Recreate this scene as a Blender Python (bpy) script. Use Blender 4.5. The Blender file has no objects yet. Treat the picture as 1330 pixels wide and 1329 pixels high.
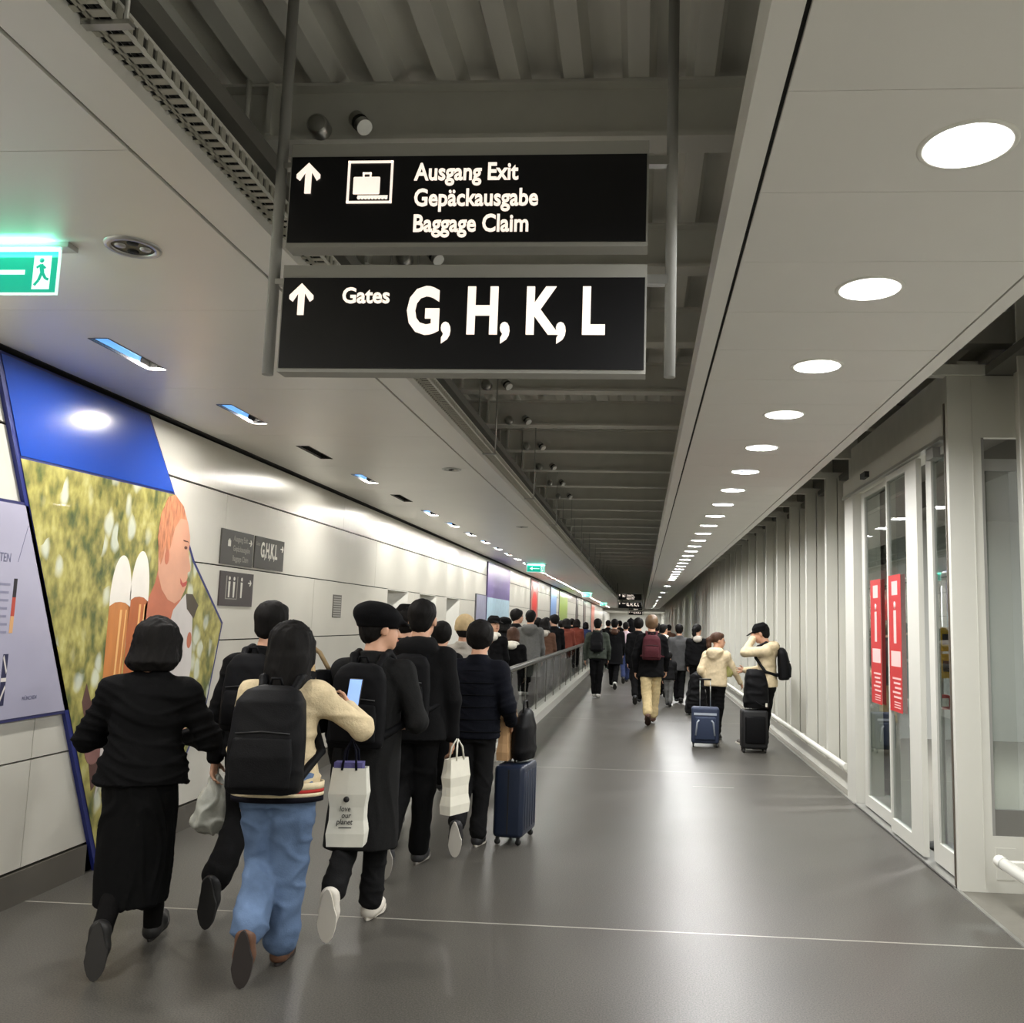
import bpy, bmesh, math, random
import numpy as np
from mathutils import Vector, Matrix

random.seed(7)
rng = np.random.default_rng(7)
SC = bpy.context.scene
COL = SC.collection
PI = math.pi

# ---------------------------------------------------------------- camera
cam_d = bpy.data.cameras.new('camera')
cam = bpy.data.objects.new('camera', cam_d)
COL.objects.link(cam)
cam_d.sensor_fit = 'HORIZONTAL'
cam_d.sensor_width = 36.0
cam_d.lens = 36.0 * 1160.0 / 1330.0
cam_d.shift_x = (665.0 - 757.0) / 1330.0
cam_d.clip_start = 0.05
cam_d.clip_end = 300
cam.matrix_world = Matrix(((0.99758589, -0.01653204, 0.06744696, 0.0),
                           (0.06486403, -0.12503395, -0.99002988, 0.0),
                           (0.02480037, 0.99201472, -0.12365977, 1.60),
                           (0, 0, 0, 1)))
SC.camera = cam

# ---------------------------------------------------------------- world, exposure
w = bpy.data.worlds.new('world')
SC.world = w
w.use_nodes = True
w.node_tree.nodes['Background'].inputs[0].default_value = (0.5, 0.52, 0.55, 1)
w.node_tree.nodes['Background'].inputs[1].default_value = 0.05
SC.view_settings.view_transform = 'Standard'
SC.view_settings.look = 'None'
SC.view_settings.gamma = 1.0
SC.view_settings.use_curve_mapping = False
EXPO = 1.84
SC.view_settings.exposure = EXPO
SC.cycles.use_denoising = True
SC.cycles.max_bounces = 8
SC.cycles.diffuse_bounces = 5
SC.cycles.sample_clamp_indirect = 6.0
SC.cycles.caustics_reflective = False
SC.cycles.caustics_refractive = False

LAMP_R = 9.0       # watts of each round downlight on the right
LAMP_L = 6.5       # watts of each lit wall washer slot on the left

# ---------------------------------------------------------------- helpers
def lin(c):
    return tuple(((v / 255.0) / 12.92 if v / 255.0 <= 0.04045 else ((v / 255.0 + 0.055) / 1.055) ** 2.4) for v in c) + (1.0,)

MATS = {}
def mat(name, rgb, rough=0.6, metal=0.0, noise=0.0, nscale=8.0, bump=0.0, bscale=60.0, spec=0.5,
        aniso=0.0, coat=0.0, stretch=(1, 1, 1), sheen=0.0, rvar=0.0, emis=None, estr=0.0):
    if name in MATS:
        return MATS[name]
    m = bpy.data.materials.new(name)
    MATS[name] = m
    m.use_nodes = True
    nt = m.node_tree
    b = nt.nodes['Principled BSDF']
    c = lin(rgb)
    b.inputs['Base Color'].default_value = c
    b.inputs['Roughness'].default_value = rough
    b.inputs['Metallic'].default_value = metal
    b.inputs['Specular IOR Level'].default_value = spec
    b.inputs['Coat Weight'].default_value = coat
    b.inputs['Coat Roughness'].default_value = 0.12
    b.inputs['Sheen Weight'].default_value = sheen
    if emis:
        b.inputs['Emission Color'].default_value = lin(emis)
        b.inputs['Emission Strength'].default_value = estr * 2 ** -EXPO
    if aniso:
        b.inputs['Anisotropic'].default_value = aniso
        tg = nt.nodes.new('ShaderNodeTangent'); tg.direction_type = 'RADIAL'; tg.axis = 'Z'
        nt.links.new(tg.outputs[0], b.inputs['Tangent'])
    if noise or bump or rvar:
        tc = nt.nodes.new('ShaderNodeTexCoord')
        mp = nt.nodes.new('ShaderNodeMapping')
        mp.inputs['Scale'].default_value = stretch
        nt.links.new(tc.outputs['Object'], mp.inputs[0])
    if noise:
        n = nt.nodes.new('ShaderNodeTexNoise')
        n.inputs['Scale'].default_value = nscale; n.inputs['Detail'].default_value = 6
        r = nt.nodes.new('ShaderNodeMapRange')
        r.inputs['From Min'].default_value = 0.25; r.inputs['From Max'].default_value = 0.75
        r.inputs['To Min'].default_value = 1 - noise; r.inputs['To Max'].default_value = 1 + noise
        mx = nt.nodes.new('ShaderNodeVectorMath'); mx.operation = 'SCALE'
        mx.inputs[0].default_value = c[:3]
        nt.links.new(mp.outputs[0], n.inputs['Vector'])
        nt.links.new(n.outputs['Fac'], r.inputs['Value'])
        nt.links.new(r.outputs[0], mx.inputs['Scale'])
        nt.links.new(mx.outputs[0], b.inputs['Base Color'])
        if rvar:
            r2 = nt.nodes.new('ShaderNodeMapRange')
            r2.inputs['From Min'].default_value = 0.3; r2.inputs['From Max'].default_value = 0.7
            r2.inputs['To Min'].default_value = rough - rvar; r2.inputs['To Max'].default_value = rough + rvar
            nt.links.new(n.outputs['Fac'], r2.inputs['Value'])
            nt.links.new(r2.outputs[0], b.inputs['Roughness'])
    if bump:
        n2 = nt.nodes.new('ShaderNodeTexNoise')
        n2.inputs['Scale'].default_value = bscale; n2.inputs['Detail'].default_value = 4
        bp = nt.nodes.new('ShaderNodeBump'); bp.inputs['Strength'].default_value = bump
        bp.inputs['Distance'].default_value = 0.004
        nt.links.new(mp.outputs[0], n2.inputs['Vector'])
        nt.links.new(n2.outputs['Fac'], bp.inputs['Height'])
        nt.links.new(bp.outputs[0], b.inputs['Normal'])
    return m

def link(o, parent=None):
    COL.objects.link(o)
    if parent is not None:
        o.parent = parent
    return o

def tag(o, label=None, cat=None, group=None, kind=None):
    if label: o['label'] = label
    if cat: o['category'] = cat
    if group: o['group'] = group
    if kind: o['kind'] = kind
    return o

def empty(name, loc=(0, 0, 0), rz=0.0, label=None, cat=None, group=None, kind=None):
    o = bpy.data.objects.new(name, None)
    COL.objects.link(o)
    o.location = loc
    o.rotation_euler = (0, 0, rz)
    o.empty_display_size = 0.1
    return tag(o, label, cat, group, kind)

def mesh_obj(name, V, F, m, parent=None, smooth=False):
    me = bpy.data.meshes.new(name)
    me.from_pydata([tuple(v) for v in V], [], [tuple(f) for f in F])
    me.update()
    if m is not None:
        me.materials.append(m)
    if smooth:
        me.polygons.foreach_set('use_smooth', [True] * len(me.polygons))
    return link(bpy.data.objects.new(name, me), parent)

class MB:
    """collects shapes, then links them as one mesh object"""
    def __init__(s): s.v = []; s.f = []; s.sm = []
    def add(s, V, F, smooth=False):
        n = len(s.v); s.v += [tuple(map(float, v)) for v in V]; s.f += [tuple(i + n for i in f) for f in F]
        s.sm += [smooth] * len(F); return s
    def box(s, x0, x1, y0, y1, z0, z1, M=None):
        V = [(x, y, z) for z in (z0, z1) for y in (y0, y1) for x in (x0, x1)]
        if M is not None: V = [tuple(M @ Vector(v)) for v in V]
        return s.add(V, [(0, 2, 3, 1), (4, 5, 7, 6), (0, 1, 5, 4), (2, 6, 7, 3), (0, 4, 6, 2), (1, 3, 7, 5)])
    def rbox(s, x0, x1, y0, y1, z0, z1, r=0.02, seg=3, M=None):
        bm = bmesh.new(); bmesh.ops.create_cube(bm, size=1)
        for v in bm.verts:
            v.co = Vector(((x0 + x1) / 2 + v.co.x * (x1 - x0), (y0 + y1) / 2 + v.co.y * (y1 - y0), (z0 + z1) / 2 + v.co.z * (z1 - z0)))
        bmesh.ops.bevel(bm, geom=bm.edges[:], offset=r, segments=seg, profile=0.5, affect='EDGES')
        bm.verts.index_update()
        V = [tuple(M @ v.co) if M is not None else tuple(v.co) for v in bm.verts]
        F = [tuple(v.index for v in f.verts) for f in bm.faces]; bm.free()
        return s.add(V, F, True)
    def tube(s, pts, r, n=8, caps=True, smooth=True):
        pts = [Vector(p) for p in pts]; V = []; F = []
        rr = r if isinstance(r, (list, tuple)) else [r] * len(pts)
        up = None
        for i, p in enumerate(pts):
            t = (pts[min(i + 1, len(pts) - 1)] - pts[max(i - 1, 0)]).normalized()
            if up is None: up = Vector((0, 0, 1)) if abs(t.z) < 0.9 else Vector((1, 0, 0))
            a = t.cross(up).normalized(); b = a.cross(t).normalized(); up = b
            for k in range(n):
                q = 2 * PI * k / n
                V.append(p + (a * math.cos(q) + b * math.sin(q)) * rr[i])
        for i in range(len(pts) - 1):
            for k in range(n):
                F.append((i * n + k, i * n + (k + 1) % n, (i + 1) * n + (k + 1) % n, (i + 1) * n + k))
        s.add(V, F, smooth)
        if caps:
            c = len(s.v) - len(V)
            s.f.append(tuple(c + k for k in range(n))[::-1]); s.f.append(tuple(c + (len(pts) - 1) * n + k for k in range(n))); s.sm += [False, False]
        return s
    def lathe(s, prof, c=(0, 0, 0), n=24, smooth=True, axis='Z'):
        V = []; F = []
        for r, z in prof:
            for k in range(n):
                q = 2 * PI * k / n
                p = (r * math.cos(q), r * math.sin(q), z)
                if axis == 'Y': p = (p[0], z, p[1])
                if axis == 'X': p = (z, p[0], p[1])
                V.append((c[0] + p[0], c[1] + p[1], c[2] + p[2]))
        for i in range(len(prof) - 1):
            for k in range(n):
                F.append((i * n + k, i * n + (k + 1) % n, (i + 1) * n + (k + 1) % n, (i + 1) * n + k))
        return s.add(V, F, smooth)
    def prism_x(s, poly, x0, x1):
        """poly of (y, z), extruded along X"""
        n = len(poly)
        V = [(x0, y, z) for y, z in poly] + [(x1, y, z) for y, z in poly]
        F = [tuple(range(n))[::-1], tuple(range(n, 2 * n))] + [(i, (i + 1) % n, n + (i + 1) % n, n + i) for i in range(n)]
        return s.add(V, F)
    def prism_y(s, poly, y0, y1):
        n = len(poly)
        V = [(x, y0, z) for x, z in poly] + [(x, y1, z) for x, z in poly]
        F = [tuple(range(n)), tuple(range(n, 2 * n))[::-1]] + [(i, n + i, n + (i + 1) % n, (i + 1) % n) for i in range(n)]
        return s.add(V, F)
    def build(s, name, m, parent=None):
        me = bpy.data.meshes.new(name)
        me.from_pydata(s.v, [], s.f); me.update()
        me.polygons.foreach_set('use_smooth', s.sm)
        if m is not None: me.materials.append(m)
        bm = bmesh.new(); bm.from_mesh(me); bmesh.ops.recalc_face_normals(bm, faces=bm.faces); bm.to_mesh(me); bm.free()
        return link(bpy.data.objects.new(name, me), parent)

def inst(me, name, loc, parent=None, rz=0.0):
    o = bpy.data.objects.new(name, me); link(o, parent); o.location = loc; o.rotation_euler = (0, 0, rz); return o

def copy_tree(o, parent=None):
    c = o.copy(); COL.objects.link(c); c.parent = parent
    if o.type == 'LIGHT': pass
    for ch in list(o.children): copy_tree(ch, c)
    return c

def text_mesh(body, size, thick=0.002, bold=0.0, sx=1.0, align='LEFT', spacing=1.0, shear=0.0, res=3):
    cu = bpy.data.curves.new('lettering', 'FONT')
    cu.body = body; cu.size = size; cu.extrude = thick; cu.offset = bold; cu.align_x = align
    cu.space_character = spacing; cu.shear = shear; cu.resolution_u = res
    o = bpy.data.objects.new('lettering', cu); COL.objects.link(o)
    dg = bpy.context.evaluated_depsgraph_get()
    me = bpy.data.meshes.new_from_object(o.evaluated_get(dg))
    bpy.data.objects.remove(o)
    if sx != 1.0:
        me.transform(Matrix.Diagonal((sx, 1, 1, 1)))
    return me

def text_obj(name, body, size, m, parent, M, **k):
    me = text_mesh(body, size, **k); me.transform(M); me.name = name
    me.materials.clear(); me.materials.append(m)
    return link(bpy.data.objects.new(name, me), parent)

# ---------------------------------------------------------------- materials
M_WALLP = mat('brushed_panel', (218, 215, 204), 0.30, 0.22, noise=0.03, nscale=3, aniso=0.75)
M_CEILL = mat('ceiling_panel_left', (236, 234, 228), 0.36, 0.12, noise=0.02, nscale=2)
M_CEILR = mat('ceiling_panel_right', (232, 230, 224), 0.5, 0.0, noise=0.02, nscale=2)
M_DARK = mat('dark_gap', (26, 25, 23), 0.8)
M_DECK = mat('galvanised_deck', (240, 239, 232), 0.6, 0.2, noise=0.12, nscale=5, stretch=(1, .15, 1))
M_BEAM = mat('painted_beam', (224, 223, 215), 0.6, 0.0, noise=0.05, nscale=6)
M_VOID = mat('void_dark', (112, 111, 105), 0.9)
M_STEELW = mat('white_steel', (216, 215, 206), 0.45, 0.0, noise=0.02, nscale=4)
M_COLW = mat('column_paint', (216, 215, 206), 0.4, 0.05, noise=0.03, nscale=3)
M_POLE = mat('grey_pole', (160, 160, 156), 0.5, 0.1)
M_SIGN = mat('sign_black', (13, 13, 17), 0.35)
M_SIGNG = mat('sign_frame', (172, 171, 164), 0.5, 0.1)
M_LET = mat('lit_letter', (255, 246, 232), 0.5, emis=(255, 238, 224), estr=.93)
M_GREEN = mat('exit_green', (0, 150, 120), 0.4, emis=(20, 185, 155), estr=0.75)
M_EXITW = mat('exit_white', (235, 255, 245), 0.4, emis=(215, 255, 240), estr=1.0)
M_ALU = mat('aluminium', (190, 190, 186), 0.3, 0.85)
M_WHITE = mat('white_paint', (232, 231, 222), 0.35)
M_SKIRT = mat('skirting', (92, 88, 80), 0.4, 0.1, noise=0.05)
M_RUB = mat('black_rubber', (24, 24, 24), 0.55)
M_CHROME = mat('steel', (150, 148, 142), 0.25, 0.9)
M_REFL = mat('reflector', (238, 240, 244), 0.4, 0.1)
M_BLUEREFL_GLOW = mat('blue_reflector_glow', (110, 175, 235), 0.3, 0.2, emis=(120, 178, 238), estr=0.75)  # lamp light on the reflector put in as emission; it is no lamp

def glass_mat(name, tint, fac):
    m = bpy.data.materials.new(name); m.use_nodes = True; nt = m.node_tree
    out = nt.nodes['Material Output']; nt.nodes.remove(nt.nodes['Principled BSDF'])
    tr = nt.nodes.new('ShaderNodeBsdfTransparent'); tr.inputs[0].default_value = lin(tint)
    gl = nt.nodes.new('ShaderNodeBsdfGlossy'); gl.inputs['Roughness'].default_value = 0.02; gl.inputs[0].default_value = (.9, .9, .9, 1)
    lw = nt.nodes.new('ShaderNodeFresnel'); lw.inputs['IOR'].default_value = 1.5
    mr = nt.nodes.new('ShaderNodeMapRange'); mr.inputs['To Min'].default_value = fac; mr.inputs['To Max'].default_value = 1.0
    mx = nt.nodes.new('ShaderNodeMixShader')
    ge = nt.nodes.new('ShaderNodeNewGeometry'); inv = nt.nodes.new('ShaderNodeMath'); inv.operation = 'SUBTRACT'; inv.inputs[0].default_value = 1.0
    ml = nt.nodes.new('ShaderNodeMath'); ml.operation = 'MULTIPLY'      # only the outer face reflects
    nt.links.new(ge.outputs['Backfacing'], inv.inputs[1]); nt.links.new(inv.outputs[0], ml.inputs[0]); nt.links.new(mr.outputs[0], ml.inputs[1])
    nt.links.new(lw.outputs[0], mr.inputs[0]); nt.links.new(ml.outputs[0], mx.inputs[0])
    nt.links.new(tr.outputs[0], mx.inputs[1]); nt.links.new(gl.outputs[0], mx.inputs[2]); nt.links.new(mx.outputs[0], out.inputs[0])
    return m
M_GLASS = glass_mat('door_glass', (214, 220, 218), 0.22)
M_BALG = glass_mat('balustrade_glass', (236, 240, 236), 0.12)

def floor_mat():
    m = bpy.data.materials.new('terrazzo'); m.use_nodes = True; nt = m.node_tree; b = nt.nodes['Principled BSDF']
    tc = nt.nodes.new('ShaderNodeTexCoord')
    n = nt.nodes.new('ShaderNodeTexNoise'); n.inputs['Scale'].default_value = 140; n.inputs['Detail'].default_value = 3
    n2 = nt.nodes.new('ShaderNodeTexNoise'); n2.inputs['Scale'].default_value = 1.1; n2.inputs['Detail'].default_value = 4
    cr = nt.nodes.new('ShaderNodeValToRGB')
    cr.color_ramp.elements[0].position = 0.36; cr.color_ramp.elements[0].color = lin((60, 58, 54))
    cr.color_ramp.elements[1].position = 0.72; cr.color_ramp.elements[1].color = lin((100, 97, 90))
    mx = nt.nodes.new('ShaderNodeMix'); mx.data_type = 'RGBA'; mx.blend_type = 'MULTIPLY'; mx.inputs[0].default_value = 1.0
    mr = nt.nodes.new('ShaderNodeMapRange'); mr.inputs['To Min'].default_value = 0.8; mr.inputs['To Max'].default_value = 1.15
    nt.links.new(tc.outputs['Object'], n.inputs['Vector']); nt.links.new(tc.outputs['Object'], n2.inputs['Vector'])
    nt.links.new(n.outputs['Fac'], cr.inputs[0]); nt.links.new(n2.outputs['Fac'], mr.inputs[0])
    nt.links.new(cr.outputs[0], mx.inputs[6]); nt.links.new(mr.outputs[0], mx.inputs[7]); nt.links.new(mx.outputs[2], b.inputs['Base Color'])
    r = nt.nodes.new('ShaderNodeMapRange'); r.inputs['To Min'].default_value = 0.33; r.inputs['To Max'].default_value = 0.43
    nt.links.new(n2.outputs['Fac'], r.inputs[0]); nt.links.new(r.outputs[0], b.inputs['Roughness'])
    b.inputs['Specular IOR Level'].default_value = 0.4
    bp = nt.nodes.new('ShaderNodeBump'); bp.inputs['Strength'].default_value = 0.06; bp.inputs['Distance'].default_value = 0.002
    nt.links.new(n.outputs['Fac'], bp.inputs['Height']); nt.links.new(bp.outputs[0], b.inputs['Normal'])
    return m
M_FLOOR = floor_mat()

# ---------------------------------------------------------------- setting
YB, YE = -9.0, 98.0       # the hall behind the camera and its far end
ZC = 2.96
XL, XR = -3.38, 2.0

# floor slabs: joints every 5.2 m
floor = MB().box(-3.85, 8.5, YB, YE, -0.3, -0.02).build('floor', M_DARK); tag(floor, 'dark grey polished terrazzo floor of the long concourse', kind='structure')
ys = [4.95 + 5.2 * k for k in range(-3, 19)]
M_JOINT = mat('joint_strip', (172, 168, 158), 0.4, 0.3)
for i in range(len(ys) - 1):
    y0, y1 = ys[i] + 0.006, ys[i + 1] - 0.006
    MB().box(-3.40, XR - 0.012, y0, y1, -0.02, 0.0).build('slab', M_FLOOR, floor)
    MB().box(-3.40, XR - 0.012, y1, y1 + 0.012, -0.02, 0.0004).build('joint_strip', M_JOINT, floor)
MB().box(XR - 0.012, XR + 0.012, YB, YE, -0.02, 0.006).build('floor_trim', M_ALU, floor)
MB().box(XR + 0.012, 8.4, YB, YE, -0.02, -0.001).build('side_floor', mat('side_floor', (118, 115, 106), 0.45, noise=0.06, nscale=12), floor)
MB().box(0.54, 0.95, 9.27, 9.285, 0.0, 0.0012).build('floor_mark', M_JOINT, floor)

# left wall of brushed metal panels
wl = MB().box(-3.85, -3.66, YB, YE, 0, 4.1).build('wall_left', M_DARK); tag(wl, 'left wall clad in brushed pale metal panels', kind='structure')
rows = [(0.19, 0.765), (0.775, 1.385), (1.395, 1.98), (1.99, 2.565), (2.58, 2.94)]
SEAM = [YB, -5.6, -2.25, 1.1, 4.90 - 0.45]
y = 4.9
seams_low = [YB, -3.0, 0.6, 4.9, 9.05]
while seams_low[-1] < YE - 5: seams_low.append(seams_low[-1] + 4.15)
NICHES = [(11.75, 12.8), (13.5, 14.6), (15.4, 16.5)]
for r, (z0, z1) in enumerate(rows):
    sm = seams_low if r < 3 else [a + (2.1 if r == 3 else 0.8) for a in seams_low]
    if r >= 3: sm = [YB] + sm
    for i in range(len(sm) - 1):
        a, b = sm[i] + 0.003, min(sm[i + 1], YE) - 0.003
        if b - a < 0.05: continue
        segs = [(a, b)]
        if r in (1, 2):
            for n0, n1 in NICHES:
                out = []
                for s0, s1 in segs:
                    if n1 <= s0 or n0 >= s1: out.append((s0, s1)); continue
                    if n0 > s0: out.append((s0, n0))
                    if n1 < s1: out.append((n1, s1))
                segs = out
        for s0, s1 in segs:
            MB().box(XL - 0.03, XL, s0, s1, z0, z1).build('panel', M_WALLP, wl)
# niches: splayed recesses in the wall
for n0, n1 in NICHES:
    m_ = MB()
    m_.box(XL - 0.20, XL - 0.19, n0, n1, 0.775, 1.98)
    m_.add([(XL - .19, n0 + .0, .775), (XL, n0, .775), (XL, n0, 1.98), (XL - .19, n0 + .0, 1.98)], [(0, 1, 2, 3)])
    m_.add([(XL - .19, n1 - .5, .775), (XL, n1, .775), (XL, n1, 1.98), (XL - .19, n1 - .5, 1.98)], [(0, 1, 2, 3)])
    m_.box(XL - 0.19, XL, n0, n1, 1.975, 1.985)
    m_.build('niche', M_STEELW, wl)
MB().box(XL - 0.03, XL + 0.012, YB, 5.48, 0.0, 0.175).build('skirting', M_SKIRT, wl)
MB().box(XL - 0.03, XL + 0.012, 6.2, YE, 0.0, 0.175).build('skirting', M_SKIRT, wl)
vent = MB()
for k in range(9):
    vent.box(XL, XL + 0.006, 9.66, 9.90, 1.60 + k * 0.026, 1.614 + k * 0.026)
v_ = vent.build('wall_vent', mat('vent_grey', (172, 170, 162), 0.5, 0.2)); tag(v_, 'small grey slatted air vent on the left wall panel', 'vent')
v2 = MB().box(XL + 0.0002, XL + 0.0035, 9.64, 9.92, 1.59, 1.84).build('backing', M_SKIRT, v_)

# left ceiling of metal panels; a lengthways strip keeps the slots open
cl = MB().box(-3.85, -1.30, YB, 78, 3.14, 3.2).build('ceiling_left', M_VOID); tag(cl, 'lowered left ceiling of pale metal panels', kind='structure')
P = 1.37
slots = [4.46 + P * k for k in range(-8, 54)]
lit = {}
for k, ysl in enumerate(slots):
    q = k - 8
    lit[k] = not (q in (2, 4))
SL = 0.56
CY = [YB]
yy = slots[0] - P / 2
k = 0
for i in range(len(slots)):
    y0 = slots[i] - P / 2; y1 = y0 + P
    if y0 < YB: y0 = YB
    a, b = y0 + 0.002, y1 - 0.002
    MB().box(-3.34, -2.80, a, b, ZC, ZC + 0.012).build('panel', M_CEILL, cl)
    MB().box(-2.70, -1.545, a, b, ZC, ZC + 0.012).build('panel', M_CEILL, cl)
    s0, s1 = slots[i] - SL / 2, slots[i] + SL / 2
    MB().box(-2.80, -2.70, a, s0, ZC, ZC + 0.012).box(-2.80, -2.70, s1, b, ZC, ZC + 0.012).build('slot_strip', M_CEILL, cl)
MB().box(-1.53, -1.36, YB, 78, ZC, ZC + 0.14).build('edge_profile', M_CEILL, cl)
MB().box(-3.40, -3.33, YB, 78, ZC - 0.004, ZC + 0.1).build('shadow_gap', M_DARK, cl)
MB().box(-1.56, -1.51, YB, 78, ZC + 0.02, ZC + 0.05).build('groove', M_DARK, cl)

# right ceiling (soffit) with a panel per half light pitch
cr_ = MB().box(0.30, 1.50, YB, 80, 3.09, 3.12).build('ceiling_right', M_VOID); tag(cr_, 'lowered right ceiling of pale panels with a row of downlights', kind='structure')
LR = 0.117
def hole_panel(x0, x1, y0, y1, cx, cy, r, z, t=0.012, n=40):
    outer = []
    for k_ in range(n):
        q = 2 * PI * k_ / n + PI / n
        dx, dy = math.cos(q), math.sin(q)
        tx = ((x1 - cx) if dx > 0 else (x0 - cx)) / dx if abs(dx) > 1e-6 else 1e9
        ty = ((y1 - cy) if dy > 0 else (y0 - cy)) / dy if abs(dy) > 1e-6 else 1e9
        s = min(tx, ty); outer.append((cx + dx * s, cy + dy * s))
    # snap the nearest sample to each corner
    for c in ((x0, y0), (x0, y1), (x1, y0), (x1, y1)):
        j = min(range(n), key=lambda a_: (outer[a_][0] - c[0]) ** 2 + (outer[a_][1] - c[1]) ** 2); outer[j] = c
    inner = [(cx + r * math.cos(2 * PI * k_ / n + PI / n), cy + r * math.sin(2 * PI * k_ / n + PI / n)) for k_ in range(n)]
    V = [(x, y_, z) for x, y_ in outer] + [(x, y_, z) for x, y_ in inner] + [(x, y_, z + t) for x, y_ in outer] + [(x, y_, z + t) for x, y_ in inner]
    F = []
    for k_ in range(n):
        j = (k_ + 1) % n
        F += [(k_, j, n + j, n + k_), (2 * n + k_, 3 * n + k_, 3 * n + j, 2 * n + j), (k_, 2 * n + k_, 2 * n + j, j), (n + k_, n + j, 3 * n + j, 3 * n + k_)]
    return V, F
LY = [2.43 + 1.085 * k for k in range(-9, 72)]
LYL = [v for k, v in enumerate(LY) if v < 27.6 or (v > 29 and k % 6 == 0)]  # the sparse ones past the gap are added to light the far hall
HP = 1.085 / 2
me_plain = MB().box(0.352, 1.436, -HP / 2 + .0015, HP / 2 - .0015, ZC, ZC + .012).build('panel', M_CEILR, cr_)
V_, F_ = hole_panel(0.352, 1.436, -HP / 2 + .0015, HP / 2 - .0015, 0.893, 0.0, LR, ZC)
me_hole = MB().add(V_, F_).build('panel', M_CEILR, cr_)
first = True
for yl in LY:
    if first:
        me_hole.location = (0, yl, 0); me_plain.location = (0, yl + HP, 0); first = False
    else:
        inst(me_hole.data if yl in LYL else me_plain.data, 'panel', (0, yl, 0), cr_); inst(me_plain.data, 'panel', (0, yl + HP, 0), cr_)
MB().box(0.262, 0.338, YB, 80, ZC, ZC + 0.14).build('edge_profile', M_CEILR, cr_)
MB().box(1.447, 1.52, YB, 80, ZC, ZC + 0.14).build('edge_profile', M_CEILR, cr_)
MB().box(0.336, 0.354, YB, 80, ZC + 0.013, ZC + 0.02).box(1.434, 1.449, YB, 80, ZC + 0.013, ZC + 0.02).build('groove', M_DARK, cr_)
MB().box(0.262, 1.52, 80, 80.03, ZC - 0.03, ZC + 0.15).build('end_profile', M_DARK, cr_)

# corrugated deck and beams above the open strip
dk = MB()
ribp = 0.27; x = -3.6
prof = []
while x < 3.2:
    prof += [(x, 3.86), (x + 0.085, 3.86), (x + 0.115, 3.95), (x + 0.24, 3.95)]
    x += ribp
prof += [(x, 3.86)]
V_ = [(a, YB, b) for a, b in prof] + [(a, 82, b) for a, b in prof]
n_ = len(prof)
dk.add(V_, [(i, i + 1, n_ + i + 1, n_ + i) for i in range(n_ - 1)])
top = [(-3.6, 3.99), (3.3, 3.99)]
dk.box(-3.6, 3.3, YB, 82, 3.99, 4.1)
ceiling = dk.build('ceiling', M_DECK); tag(ceiling, 'corrugated galvanised metal deck above the open ceiling strip', kind='structure')
BY = [3.54 + 1.362 * k for k in range(-8, 58)]
bm0 = MB().box(-3.5, 3.2, -0.012, 0.012, 3.62, 3.86).box(-3.5, 3.2, -0.07, 0.07, 3.60, 3.62).box(-3.5, 3.2, -0.07, 0.07, 3.845, 3.858).build('beam', M_BEAM, ceiling)
for i, b_ in enumerate(BY):
    if i == 0: bm0.location = (0, b_, 0)
    else: inst(bm0.data, 'beam', (0, b_, 0), ceiling)
# vertical end stiffeners and small pipes on the left of each bay
st0 = MB().box(-2.05, -1.95, 0.012, 0.09, 3.62, 3.86).box(-1.62, -1.60, -0.09, -0.012, 3.62, 3.85).tube([(-1.7, -0.1, 3.60), (-1.7, -0.1, 3.85)], 0.012, 6).build('bracket', M_BEAM, ceiling)
for i, b_ in enumerate(BY[5:40]):
    if i == 0: st0.location = (0, b_, 0)
    else: inst(st0.data, 'bracket', (0, b_, 0), ceiling)
# side walls of the void
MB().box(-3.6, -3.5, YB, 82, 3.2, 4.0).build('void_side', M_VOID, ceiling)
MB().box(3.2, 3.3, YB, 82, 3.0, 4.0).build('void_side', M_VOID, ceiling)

# spotlights on the beams: a round face and a tilted can
for k, yb in enumerate(BY[8:17]):
    lab = ['nearest', 'second', 'third', 'fourth', 'fifth', 'sixth', 'seventh', 'eighth', 'ninth'][k]
    t_ = empty('spotlight', (-1.385, yb - 0.12, 3.64), label='round grey spotlight face on the %s beam, facing the camera' % lab, cat='spotlight', group='spotlights on the ceiling beams')
    MB().lathe([(0.0, -0.01), (0.042, -0.01), (0.045, 0.0), (0.045, 0.05), (0.03, 0.07), (0.0, 0.07)], axis='Y', n=20).build('housing', M_ALU, t_)
    MB().lathe([(0.0, -0.014), (0.036, -0.014), (0.036, -0.009)], axis='Y', n=20).build('lens', mat('lens_grey', (150, 150, 142), 0.3), t_)
    t_ = empty('spotlight', (-1.20, yb - 0.11, 3.64), 0, label='small tilted cylinder spotlight on the %s beam, right of the round one' % lab, cat='spotlight', group='spotlights on the ceiling beams')
    MB().tube([(-0.025, 0, 0.03), (0.025, -0.03, -0.03)], 0.034, 16).build('housing', M_ALU, t_)
    MB().tube([(-0.005, -0.013, 0.006), (0.006, -0.019, -0.008)], 0.0355, 16).build('band', M_RUB, t_)

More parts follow.
